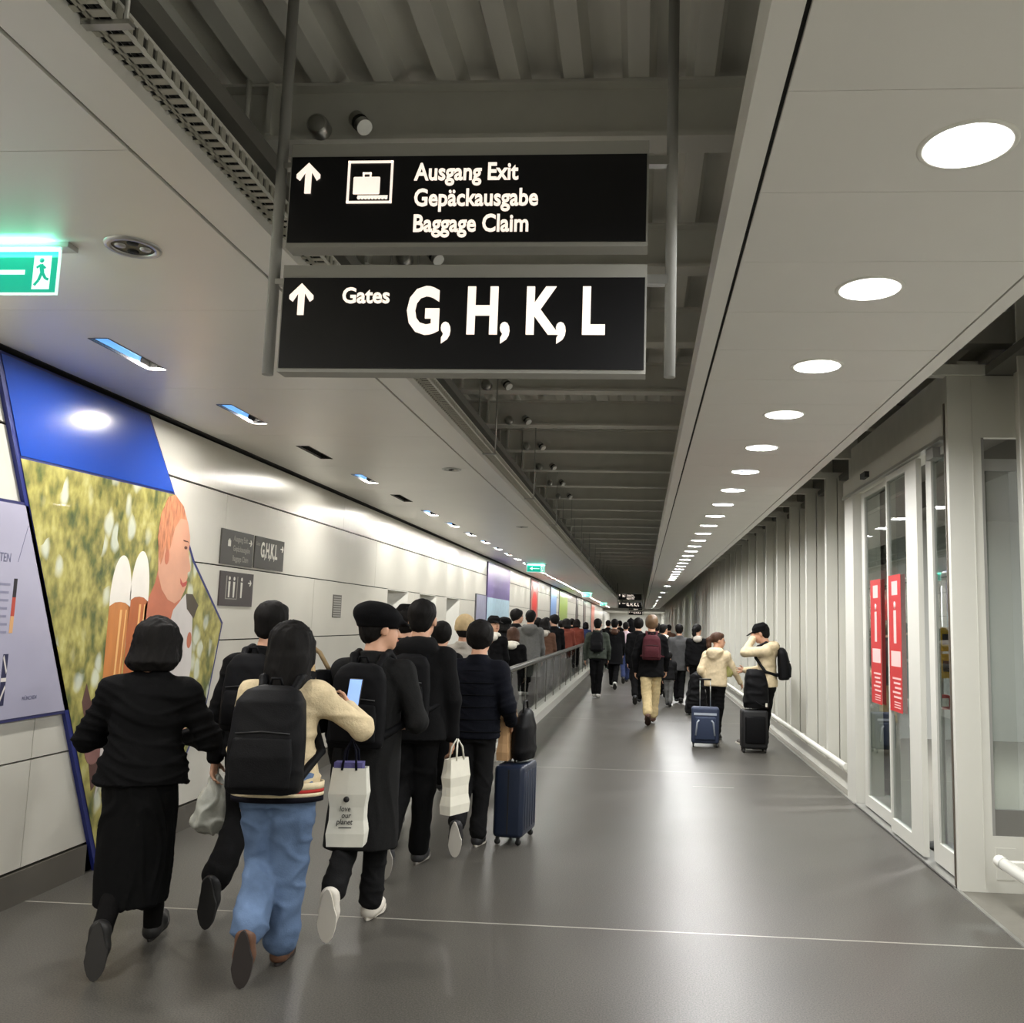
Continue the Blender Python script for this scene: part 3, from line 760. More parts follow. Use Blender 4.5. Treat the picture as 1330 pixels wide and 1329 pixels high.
M_SKINP = mat('print_skin', (214, 158, 130), 0.35, noise=0.14, nscale=3.5)
M_SKIND = mat('print_skin_shade', (190, 112, 84), 0.35, noise=0.12, nscale=6)
M_FOAM = mat('print_foam', (238, 232, 222), 0.35, noise=0.04, nscale=8)
M_BEER = mat('print_beer', (200, 128, 70), 0.3, noise=0.16, nscale=5, stretch=(1, 2.5, .5))
M_BEER2 = mat('print_beer_dark', (184, 104, 62), 0.3, noise=0.14, nscale=6, stretch=(1, 2.5, .5))
M_HAIRP = mat('print_hair', (196, 128, 92), 0.4, noise=0.5, nscale=10, stretch=(1, 5, 1.2))
M_SHIRTP = mat('print_shirt', (206, 200, 196), 0.4, noise=0.1, nscale=4)
x1, x2, x3 = MX + .0008, MX + .0016, MX + .0024
# two tall glasses: foam caps over amber
for (yc, zt, wt, wb_, zf, mb_) in ((5.575, 1.94, 0.115, 0.085, 1.66, M_BEER), (5.79, 1.985, 0.11, 0.09, 1.70, M_BEER2)):
    gl = poly_flat(MB(), [(yc - wb_ - .03, 0.75), (yc + wb_ - .03, 0.75), (yc + wt, zf), (yc - wt, zf)], x1).build('beer_glass_print', mb_, mu)
    cap = [(yc + wt * math.cos(a), zf + .02 + (zt - zf) * (math.sin(a) if a > 0 and a < PI else 0)) for a in [PI * k / 20 for k in range(21)]]
    cap += [(yc - wt, zf - .03), (yc - wt * .5, zf - .005), (yc, zf + .0), (yc + wt * .5, zf - .005), (yc + wt, zf - .03)]
    poly_flat(MB(), cap, x2).build('foam_print', M_FOAM, gl)
    hl = MB(); hl.prism_x([(yc - .012, .9), (yc + .004, .9), (yc + .03, zf - .05), (yc + .008, zf - .05)], x1, x1 + .0006); hl.prism_x([(yc + wb_ * .5, .9), (yc + wb_ * .58, .9), (yc + wt * .72, zf - .05), (yc + wt * .6, zf - .05)], x1, x1 + .0006)
    hl.build('glass_shine_print', mat('print_shine', (240, 186, 120), 0.3), gl)
# the person: neck and shoulder, head in profile, hair, eye, lips, shirt and sleeve
neck = [(5.86, 1.62), (5.97, 1.80), (6.02, 1.98), (6.20, 2.03), (6.34, 1.72), (6.30, 1.52), (6.12, 1.25), (5.86, 1.2)]
poly_flat(MB(), neck, x1).build('neck_print', M_SKIND, mu)
head = [(6.00, 1.86), (5.97, 2.08), (5.985, 2.25), (6.05, 2.39), (6.14, 2.42), (6.26, 2.36), (6.35, 2.26), (6.395, 2.16), (6.40, 2.10), (6.385, 2.05), (6.435, 1.94), (6.44, 1.91), (6.40, 1.895), (6.405, 1.86), (6.39, 1.83), (6.40, 1.80), (6.375, 1.76), (6.33, 1.70), (6.25, 1.665), (6.15, 1.69), (6.06, 1.76)]
hd = poly_flat(MB(), head, x2).build('head_print', M_SKINP, mu)
hair = [(5.99, 1.98), (5.955, 2.12), (5.975, 2.28), (6.05, 2.41), (6.14, 2.44), (6.27, 2.37), (6.33, 2.28), (6.24, 2.28), (6.17, 2.20), (6.13, 2.06), (6.09, 1.98), (6.06, 2.08), (6.045, 1.98), (6.02, 1.93)]
poly_flat(MB(), hair, x3).build('hair_print', M_HAIRP, hd)
fe = MB(); fe.prism_x(blob(6.345, 2.075, .022, .012, 14), x2, x3); fe.prism_x([(6.30, 2.13), (6.37, 2.125), (6.385, 2.11), (6.37, 2.118), (6.31, 2.120)], x2, x3)
fe.build('eye_print', mat('print_eye', (88, 50, 38), 0.4), hd)
lp = MB(); lp.prism_x([(6.30, 1.85), (6.34, 1.815), (6.405, 1.835), (6.39, 1.80), (6.345, 1.785), (6.31, 1.81)], x2, x3); lp.build('mouth_print', mat('print_lips', (186, 78, 70), 0.4), hd)
ear = MB(); ear.prism_x(blob(6.095, 1.99, .028, .055, 16), x2, x3 + .0006); ear.build('ear_print', M_SKIND, hd)
poly_flat(MB(), [(6.12, 1.30), (6.24, 1.62), (6.40, 1.74), (6.52, 1.62), (6.56, 1.2), (6.42, 0.5), (6.2, 0.15), (6.0, 0.4)], x1 + .0004).build('shirt_print', M_SHIRTP, mu)
poly_flat(MB(), [(6.40, 1.74), (6.50, 1.74), (6.60, 1.66), (6.54, 1.56), (6.43, 1.63)], x2).build('collar_print', mat('print_collar', (76, 66, 52), .4), mu)
poly_flat(MB(), blob(6.50, 1.40, .035, .06, 16), x2).build('stripe_print', M_SKIND, mu)
M_BROWN = mat('print_brown', (96, 66, 60), 0.4, noise=0.25, nscale=6)
poly_flat(MB(), [(5.30, 1.16), (5.36, 1.05), (5.50, 1.0), (5.52, 0.8), (5.5, 0.55), (5.44, 0.5), (5.38, 0.72), (5.32, 0.92), (5.27, 1.05)], x1).build('dark_dress_print', M_BROWN, mu)
poly_flat(MB(), blob(5.43, 0.80, .10, .14, 18), x2).build('arm_print', mat('print_arm', (138, 98, 92), 0.4, noise=0.2, nscale=7), mu)
poly_flat(MB(), [(5.50, .86), (5.56, .80), (5.53, .55), (5.48, .45), (5.50, .62)], x3).build('apron_print', M_SHIRTP, mu)

ip = empty('information_panel', (0, 0, 0), label='grey printed information panel with a dark blue frame, left of the mural', cat='panel')
ipx = XL + 0.024
MB().prism_x([(3.2, 2.16), (4.66, 2.175), (5.19, 1.0), (3.2, 0.99)], XL, ipx - .002).build('frame', mat('panel_frame', (44, 46, 92), 0.4), ip)
prt = poly_flat(MB(), [(3.21, 2.145), (4.64, 2.158), (5.16, 1.018), (3.21, 1.008)], ipx).build('print', mat('panel_print', (168, 166, 186), 0.18, noise=0.08, nscale=1.5, coat=.4), ip)
def TX(y_, z): return Matrix(((0, 0, 1, ipx + .0005), (1, 0, 0, y_), (0, 1, 0, z), (0, 0, 0, 1)))
M_PRT = mat('panel_text', (84, 84, 112), .5)
text_obj('lettering', 'ARTEN', 0.068, M_PRT, ip, TX(4.40, 1.845), sx=0.68, thick=.0004)
tb = MB()
random.seed(3)
for k in range(7):
    z = 1.72 - k * .042; e = 4.565 - random.uniform(0.0, .02)
    tb.box(ipx, ipx + .0007, 3.9, e, z, z + .013)
for k in range(6):
    z = 1.36 - k * .042; e = 4.53 - random.uniform(0.0, .03)
    tb.box(ipx, ipx + .0007, 3.9, e, z, z + .013)
tb.build('text_lines', mat('panel_lines', (126, 125, 148), .5), ip)['kind'] = 'stuff'
for q, (c, z0, z1) in enumerate((((34, 30, 38), 1.66, 1.76), ((176, 66, 50), 1.56, 1.66), ((206, 158, 110), 1.47, 1.56))):
    MB().prism_x([(4.585, z0), (4.612, z0), (4.612 - .0, z1), (4.585, z1)], ipx, ipx + .0009).build('flag_band', mat('flag%s' % 'abc'[q], c, .4), ip)
uj = MB().box(ipx, ipx + .0008, 4.562, 4.60, 1.09, 1.36).build('flag_band', mat('flag_navy', (40, 40, 72), .4), ip)
dj = MB(); dj.prism_x([(4.562, 1.34), (4.568, 1.355), (4.60, 1.27), (4.595, 1.255)], ipx, ipx + .0014); dj.prism_x([(4.562, 1.12), (4.568, 1.105), (4.60, 1.18), (4.595, 1.195)], ipx, ipx + .0014); dj.box(ipx, ipx + .0014, 4.562, 4.60, 1.215, 1.235)
dj.build('flag_stripe', M_SHIRTP, ip)
text_obj('lettering', 'MÜNCHEN', 0.03, M_PRT, ip, TX(4.74, 1.105), sx=0.8, thick=.0004)
li = MB().prism_x([(4.600, 1.85), (4.603, 1.85), (4.655, 2.05), (4.652, 2.05)], ipx, ipx + .0008).build('thin_line', M_PRT, ip)

# direction signs fixed on the left wall
def wall_sign(y0, y1, z0, z1, label, c=(70, 68, 62)):
    t_ = empty('wall_sign', (XL, y0, z0), label=label, cat='sign', group='grey direction signs on the left wall')
    MB().box(0, 0.012, 0, y1 - y0, 0, z1 - z0).build('plate', mat('wall_sign%d' % c[0], c, 0.4), t_)
    return t_
M_WP = mat('wall_sign_print', (222, 220, 208), .5)
M_WG = mat('wall_sign_grey', (150, 148, 138), .5)
def TS(y_, z): return Matrix(((0, 0, 1, .0128), (1, 0, 0, y_), (0, 1, 0, z), (0, 0, 0, 1)))
def arr_r(parent, y_, z, s):
    MB().prism_x([(y_ - s, z - s * .16), (y_ + s * .2, z - s * .16), (y_ - .1 * s, z - s * .8), (y_ + s * .35, z - s * .8), (y_ + s, z), (y_ + s * .35, z + s * .8), (y_ - .1 * s, z + s * .8), (y_ + s * .2, z + s * .16), (y_ - s, z + s * .16)], .0123, .0135).build('arrow', M_WP, parent)
s1 = wall_sign(6.93, 7.52, 2.0, 2.285, 'grey wall sign with suitcase symbol and three lines of text, left of the pair')
arr_r(s1, .53, .205, .034)
for k, tx in enumerate(('Ausgang Exit', 'Gepäckausgabe', 'Baggage Claim')): text_obj('lettering', tx, 0.066, M_WG, s1, TS(.21, .20 - k * .082), sx=.78, thick=.0004, bold=.001)
MB().box(.0122, .0132, .115, .165, .15, .20).box(.0122, .0132, .13, .15, .20, .212).build('suitcase_icon', M_WP, s1)
s2 = wall_sign(7.56, 8.19, 2.005, 2.285, 'grey wall sign with large letters G, H, K, L, right of the pair')
text_obj('lettering', 'G,H,K,L', 0.185, M_WP, s2, TS(.115, .105), sx=.60, thick=.0006, bold=.005)
text_obj('lettering', 'Gates', 0.045, M_WG, s2, TS(.012, .20), sx=.8, thick=.0004)
arr_r(s2, .58, .205, .036)
s3 = wall_sign(6.96, 7.57, 1.665, 1.945, 'brownish wall sign with toilet and shower figures below the pair', (66, 58, 58))
arr_r(s3, .54, .20, .032)
for k, (yc, hh) in enumerate(((.16, .15), (.245, .15), (.385, .10))):
    f_ = MB(); f_.prism_x(blob(yc, .225, .016, .016, 12), .0122, .0132); f_.prism_x([(yc - .018, .20), (yc + .018, .20), (yc + .012, .07), (yc - .012, .07)], .0122, .0132)
    f_.build('figure_icon', M_WP, s3)
M_b = MB().box(.0122, .013, .10, .115, .06, .245).box(.0122, .013, .30, .312, .06, .245).box(.0122, .013, .10, .31, .055, .062).build('figure_frame', M_WG, s3)

# further posters along the left wall
def poster(y0, y1, z0, z1, cols, label, fr=(90, 88, 92), skew=0.0):
    t_ = empty('wall_poster', (XL, y0, z0), label=label, cat='poster')
    W, H = y1 - y0, z1 - z0
    MB().prism_x([(0, 0), (W, 0), (W + skew, H), (skew, H)], 0, .03).build('frame', mat('poster_frame%d_%d' % (fr[0], fr[2]), fr, .4), t_)
    a = 0.02
    for (f0, f1, c) in cols:
        MB().prism_x([(.02 + skew * f0, H * f0 + (a if f0 == 0 else 0)), (W - .02 + skew * f0, H * f0 + (a if f0 == 0 else 0)), (W - .02 + skew * f1, H * f1 - (a if f1 == 1 else 0)), (.02 + skew * f1, H * f1 - (a if f1 == 1 else 0))], .03, .0315).build('print', mat('pr_%d_%d_%d' % c, c, .3, noise=.22, nscale=7, stretch=(1, 3, 1)), t_)
    return t_
poster(18.05, 19.2, 0.95, 2.14, [(0, 1, (150, 150, 172))], 'grey lilac framed panel before the purple topped poster')
poster(19.3, 22.6, 0.3, 2.88, [(0, .35, (92, 104, 120)), (.35, .70, (178, 206, 222)), (.70, 1, (104, 86, 140))], 'tall poster with purple top and pale blue skyline', (60, 50, 90))
pr_ = poster(27.0, 28.9, 0.2, 2.9, [(0, .5, (176, 58, 46)), (.5, 1, (180, 110, 98))], 'narrow red poster with a round red disc')
MB().prism_x(blob(.95, 2.0, .6, .34, 24), .0315, .033).build('disc_print', mat('disc_red', (204, 50, 46), .4), pr_)
poster(33.0, 35.2, 0.2, 2.9, [(0, .45, (150, 166, 184)), (.45, 1, (122, 156, 206))], 'narrow pale blue poster beyond the red one')
poster(36.5, 40.5, 0.2, 2.9, [(0, .55, (140, 182, 220)), (.55, 1, (150, 172, 78))], 'poster with lime green top and sky blue lower half')
poster(46.0, 47.5, 0.2, 2.9, [(0, 1, (70, 58, 52))], 'dark narrow wall panel beyond the green poster')
poster(52.0, 54.0, 0.2, 2.9, [(0, 1, (98, 84, 74))], 'brown poster far along the left wall')
poster(60.0, 64.0, 0.2, 2.9, [(0, 1, (200, 102, 72))], 'orange red poster far along the left wall')

# ---------------------------------------------------------------- moving walkway
wk = empty('moving_walkway', (0, 10.4, 0), label='moving walkway with glass balustrades in the left half of the hall', cat='walkway')
WL = 66.0
M_BRUSH = mat('brushed_steel', (196, 194, 186), 0.4, 0.35, noise=.04, nscale=5)
M_HAND = mat('handrail_rubber', (84, 82, 78), 0.3)
MB().box(-2.93, -1.80, 0, WL, 0.0, 0.012).build('pallet_belt', mat('pallet', (78, 76, 72), .5, .5, noise=.1, nscale=20, stretch=(1, 8, 1)), wk)
for side, (xa, xb, xg, xo) in (('r', (-1.62, -1.84, -1.75, -1.62)), ('l', (-3.10, -2.88, -2.97, -3.10))):
    x0_, x1_ = min(xa, xb), max(xa, xb)
    MB().box(x0_, x1_, 0, WL, 0.0, 0.10).box(min(xa, xg), max(xa, xg), .1, WL - .1, .10, .14).build('skirt', M_BRUSH, wk)
    for k in range(44):
        y0 = 0.35 + k * 1.49
        if y0 + 1.4 > WL: break
        MB().box(xg - .005, xg + .005, y0, y0 + 1.475, .14, .92).build('glass_panel', M_BALG, wk)
        if k < 30: MB().box(xg - .012, xg + .012, y0 - .012, y0 + .006, .14, .92).build('clamp_strip', M_CHROME, wk)
    hp = [(xg, 0.55, .16), (xg, .25, .22), (xg, .05, .36), (xg, -.02, .55), (xg, .05, .74), (xg, .25, .90), (xg, .55, .955), (xg, WL - .5, .955)]
    MB().tube(hp, .036, 10).build('handrail', M_HAND, wk)
    MB().tube([(xg, .5, .925), (xg, WL - .5, .925)], .02, 8).build('handrail_guide', M_CHROME, wk)

# ---------------------------------------------------------------- people: smooth bodies from distance fields
class SDF:
    """a union of tapered limbs, ellipsoids and lofted slices, turned into one smooth surface"""
    def __init__(s, vox): s.p = []; s.vox = vox
    def cone(s, a, b, ra, rb, k=0.03, flat=None, fs=1.0):
        s.p.append(('c', np.array(a, float), np.array(b, float), ra, rb, k, None if flat is None else np.array(flat, float) / np.linalg.norm(flat), fs)); return s
    def chain(s, pts, rs, k=0.03, **kw):
        for i in range(len(pts) - 1): s.cone(pts[i], pts[i + 1], rs[i], rs[i + 1], k, **kw)
        return s
    def ell(s, c, r, R=None, k=0.03):
        s.p.append(('e', np.array(c, float), np.array(r, float), np.eye(3) if R is None else np.array(R, float), k)); return s
    def loft(s, st, o=(0, 0, 0), R=None, k=0.03, pw=2.0):
        """st: rows (z, cx, cy, rx, ry) in the local frame o, R"""
        s.p.append(('l', np.array(st, float), np.array(o, float), np.eye(3) if R is None else np.array(R, float), k, pw)); return s
    def cut(s, c, n):
        s.p.append(('x', np.array(c, float), np.array(n, float) / np.linalg.norm(n))); return s
    def mesh(s, amp=0.0, freq=(14, 14, 26), seed=0):
        lo = np.full(3, 1e9); hi = -lo
        bb = []
        for p in s.p:
            if p[0] == 'c': m = max(p[3], p[4]); a = np.minimum(p[1], p[2]) - m; b = np.maximum(p[1], p[2]) + m
            elif p[0] == 'e': m = p[2].max(); a = p[1] - m; b = p[1] + m
            elif p[0] == 'l':
                st = p[1]; m = max(st[:, 3].max(), st[:, 4].max())
                q = np.array([[st[i, 1] + sx * m, st[i, 2] + sy * m, st[i, 0]] for i in range(len(st)) for sx in (-1, 1) for sy in (-1, 1)]) @ p[3].T + p[2]
                a = q.min(0) - .01; b = q.max(0) + .01
            else: bb.append(None); continue
            bb.append((a, b)); lo = np.minimum(lo, a); hi = np.maximum(hi, b)
        vx = s.vox; lo = lo - 3 * vx; n = np.ceil((hi - lo) / vx).astype(int) + 4
        D = np.full(n, 1.0, np.float32)
        ax = [lo[i] + vx * np.arange(n[i]) for i in range(3)]
        for p, b in zip(s.p, bb):
            if b is None:
                G = np.meshgrid(*ax, indexing='ij'); d = -((G[0] - p[1][0]) * p[2][0] + (G[1] - p[1][1]) * p[2][1] + (G[2] - p[1][2]) * p[2][2])
                D = np.maximum(D, d.astype(np.float32)); continue
            k = p[5] if p[0] == 'c' else p[4]
            mg = k + 3 * vx
            i0 = np.maximum(((b[0] - mg - lo) / vx).astype(int), 0); i1 = np.minimum(((b[1] + mg - lo) / vx).astype(int) + 2, n)
            X, Y, Z = np.meshgrid(ax[0][i0[0]:i1[0]], ax[1][i0[1]:i1[1]], ax[2][i0[2]:i1[2]], indexing='ij')
            Q = np.stack([X, Y, Z], -1)
            if p[0] == 'c':
                _, a, c, ra, rb, k, fl, fs = p
                ab = c - a; L2 = max(ab @ ab, 1e-12); v = Q - a; t = np.clip((v @ ab) / L2, 0, 1)
                v = v - t[..., None] * ab
                if fl is not None: v = v + (fs - 1) * (v @ fl)[..., None] * fl
                d = np.sqrt((v * v).sum(-1)) - (ra + t * (rb - ra))
                if fl is not None and fs > 1: d = d / fs ** .5
            elif p[0] == 'e':
                v = (Q - p[1]) @ p[3]; r = p[2]; q0 = np.sqrt(((v / r) ** 2).sum(-1)); q1 = np.sqrt(((v / r ** 2) ** 2).sum(-1))
                d = q0 * (q0 - 1) / np.maximum(q1, 1e-6)
            else:
                _, st, o, R, k, pw = p
                v = (Q - o) @ R; z = v[..., 2]
                cx_, cy_, rx, ry = (np.interp(z, st[:, 0], st[:, i]) for i in (1, 2, 3, 4))
                q0 = ((np.abs((v[..., 0] - cx_) / rx)) ** pw + (np.abs((v[..., 1] - cy_) / ry)) ** pw) ** (1 / pw)
                d = (q0 - 1) * np.minimum(rx, ry)
                zm = (st[0, 0] + st[-1, 0]) / 2; d2 = np.abs(z - zm) - abs(st[-1, 0] - st[0, 0]) / 2
                d = np.maximum(d, d2)
            B = D[i0[0]:i1[0], i0[1]:i1[1], i0[2]:i1[2]]
            h = np.clip(k - np.abs(B - d), 0, None) / k
            D[i0[0]:i1[0], i0[1]:i1[1], i0[2]:i1[2]] = np.minimum(B, d) - h * h * k * .25
        return s.nets(D, lo, vx, amp, freq, seed)
    def nets(s, D, lo, vx, amp, freq, seed):
        I = D < 0
        c = [I[a:a - 1 or None, b:b - 1 or None, e:e - 1 or None] for a in (0, 1) for b in (0, 1) for e in (0, 1)]
        cnt = sum(x.astype(np.int8) for x in c); act = (cnt > 0) & (cnt < 8)
        ci = np.argwhere(act); idx = -np.ones(act.shape, np.int64); idx[act] = np.arange(len(ci))
        P = np.zeros((len(ci), 3)); W = np.zeros(len(ci))
        cor = [np.array(q) for q in ((0,0,0),(0,0,1),(0,1,0),(0,1,1),(1,0,0),(1,0,1),(1,1,0),(1,1,1))]
        val = [D[ci[:, 0] + q[0], ci[:, 1] + q[1], ci[:, 2] + q[2]] for q in cor]
        for i in range(8):
            for j in range(i + 1, 8):
                if np.abs(cor[i] - cor[j]).sum() != 1: continue
                a, b = val[i], val[j]; x = (a < 0) != (b < 0)
                t = np.where(x, a / np.where(a - b == 0, 1, a - b), 0)
                P[x] += (cor[i] + t[x, None] * (cor[j] - cor[i])); W[x] += 1
        V = lo + vx * (ci + P / W[:, None])
        if amp:
            g = np.stack([D[ci[:, 0] + 1, ci[:, 1], ci[:, 2]] - D[ci[:, 0], ci[:, 1], ci[:, 2]], D[ci[:, 0], ci[:, 1] + 1, ci[:, 2]] - D[ci[:, 0], ci[:, 1], ci[:, 2]], D[ci[:, 0], ci[:, 1], ci[:, 2] + 1] - D[ci[:, 0], ci[:, 1], ci[:, 2]]], -1)
            g /= np.maximum(np.linalg.norm(g, axis=1), 1e-9)[:, None]
            r = np.random.default_rng(seed + 5); N = np.zeros(len(V)); wv = V + .05 * np.sin(V[:, [1, 2, 0]] * 9 + seed)
            for _ in range(7):
                kx = r.normal(size=3) * np.array(freq); N += np.sin(wv @ kx + r.uniform(0, 6.28))
            V = V + g * (amp * np.maximum(1.5 * (.6 - np.abs(N / 2.2)), -.35))[:, None]
        F = []
        for axn in range(3):
            sl0 = [slice(1, -1)] * 3; sl1 = list(sl0); sl0[axn] = slice(0, -1); sl1[axn] = slice(1, None)
            A, B = I[tuple(sl0)], I[tuple(sl1)]
            e = np.argwhere(A != B)
            if not len(e): continue
            inn = A[tuple(e.T)]
            base = e + 1; base[:, axn] = e[:, axn]
            u, v = [q for q in range(3) if q != axn]
            du = np.zeros(3, int); du[u] = 1; dv = np.zeros(3, int); dv[v] = 1
            q = [idx[tuple((base - du - dv).T)], idx[tuple((base - dv).T)], idx[tuple(base.T)], idx[tuple((base - du).T)]]
            q = np.stack(q, 1)
            flip = inn if axn != 1 else ~inn
            q[~flip] = q[~flip][:, ::-1]
            F.append(q)
        return V, np.concatenate(F)

def np_mesh(name, V, F, m, parent=None, smooth=True):
    me = bpy.data.meshes.new(name)
    me.vertices.add(len(V)); me.vertices.foreach_set('co', np.asarray(V, np.float32).ravel())
    me.loops.add(F.size); me.loops.foreach_set('vertex_index', F.astype(np.int32).ravel())
    me.polygons.add(len(F)); me.polygons.foreach_set('loop_start', np.arange(0, F.size, 4, dtype=np.int32))
    me.polygons.foreach_set('loop_total', np.full(len(F), 4, np.int32))
    me.polygons.foreach_set('use_smooth', np.full(len(F), smooth))
    me.update(calc_edges=True)
    if m is not None: me.materials.append(m)
    return link(bpy.data.objects.new(name, me), parent)

def sdf_obj(sd, name, m, parent, amp=0.0, freq=(14, 14, 26), seed=0):
    V, F = sd.mesh(amp, freq, seed)
    return np_mesh(name, V, F, m, parent)

def V3(*a): return np.array(a, float)
def rx(a): c, s_ = math.cos(a), math.sin(a); return np.array([[1, 0, 0], [0, c, -s_], [0, s_, c]])
def rz_(a): c, s_ = math.cos(a), math.sin(a); return np.array([[c, -s_, 0], [s_, c, 0], [0, 0, 1]])
def ry_(a): c, s_ = math.cos(a), math.sin(a); return np.array([[c, 0, s_], [0, 1, 0], [-s_, 0, c]])
def nrm(v): return v / max(np.linalg.norm(v), 1e-9)
D2R = PI / 180

def ik(sh, tgt, l1, l2, pole):
    d = tgt - sh; L = min(np.linalg.norm(d), (l1 + l2) * .995); u = nrm(d)
    a = (l1 * l1 - l2 * l2 + L * L) / (2 * L); h = math.sqrt(max(l1 * l1 - a * a, 0))
    p = pole - (pole @ u) * u; p = nrm(p)
    return sh + u * a + p * h, sh + u * L

def fabric(name, rgb, **k):
    if max(rgb) < 64: rgb = tuple(v * .46 for v in rgb)
    return mat('cloth_' + name, rgb, 0.85, 0, noise=k.get('noise', .12), nscale=k.get('ns', 30), bump=k.get('bump', .35), bscale=k.get('bs', 140), spec=.10 if max(rgb) < 64 else .2, sheen=0.0)

SKIN = mat('skin', (205, 158, 130), 0.5, noise=.06, nscale=14, spec=.4)
M_LEG = fabric('leggings', (34, 32, 32))
SHAIR = mat('hair_black', (19, 17, 16), 0.65, spec=.14, noise=.4, nscale=40, stretch=(6, 6, 1), bump=.5, bscale=90)
HBROWN = mat('hair_brown', (70, 46, 32), 0.6, spec=.25, noise=.3, nscale=40, stretch=(6, 6, 1), bump=.5, bscale=90)
HBLOND = mat('hair_dark_blond', (104, 80, 56), 0.45, noise=.3, nscale=40, stretch=(6, 6, 1), bump=.5, bscale=90)
HGREY = mat('hair_grey', (150, 146, 138), 0.5, noise=.2, nscale=40, stretch=(6, 6, 1))

def hand_sdf(sd, wrist, d, palm, thumb, H, curl=35, k=.008):
    """palm + five unequal bent fingers; d: along the hand, palm: normal the palm faces, thumb: side of the thumb"""
    d = nrm(d); palm = nrm(palm - (palm @ d) * d); side = nrm(thumb - (thumb @ d) * d - (thumb @ palm) * palm)
    pl = .052 * H; pw = .021 * H
    sd.cone(wrist, wrist + d * pl * .9 + side * pw * .75, .017 * H * .9, .011 * H, .012, flat=palm, fs=1.5)
    sd.cone(wrist, wrist + d * pl * .9 - side * pw * .75, .015 * H, .010 * H, .012, flat=palm, fs=1.5)
    for q, (off, ln) in enumerate(((.95, .041), (.32, .046), (-.32, .043), (-.95, .034))):
        b = wrist + d * pl * (.95 if q < 3 else .88) + side * pw * off; dr_ = nrm(d + side * off * .08); r = .0052 * H
        c1 = curl * (.7 + .12 * q)
        for j, f_ in enumerate((.45, .32, .24)):
            a = c1 * D2R * (.5 if j == 0 else 1.0); dr_ = nrm(dr_ * math.cos(a) + palm * math.sin(a))
            e = b + dr_ * ln * H * f_; sd.cone(b, e, r, r * .92, k * .6); b = e; r *= .92
            # keep the palm direction turning with the finger
            palm = palm
    b = wrist + d * pl * .28 + side * .016 * H; dr_ = nrm(d * .65 + side * .7 + palm * .25)
    e = b + dr_ * .026 * H; sd.cone(b, e, .0078 * H, .0062 * H, k); dr_ = nrm(dr_ * .75 + d * .5 + palm * .35 - side * .15); sd.cone(e, e + dr_ * .02 * H, .006 * H, .005 * H, k * .6)

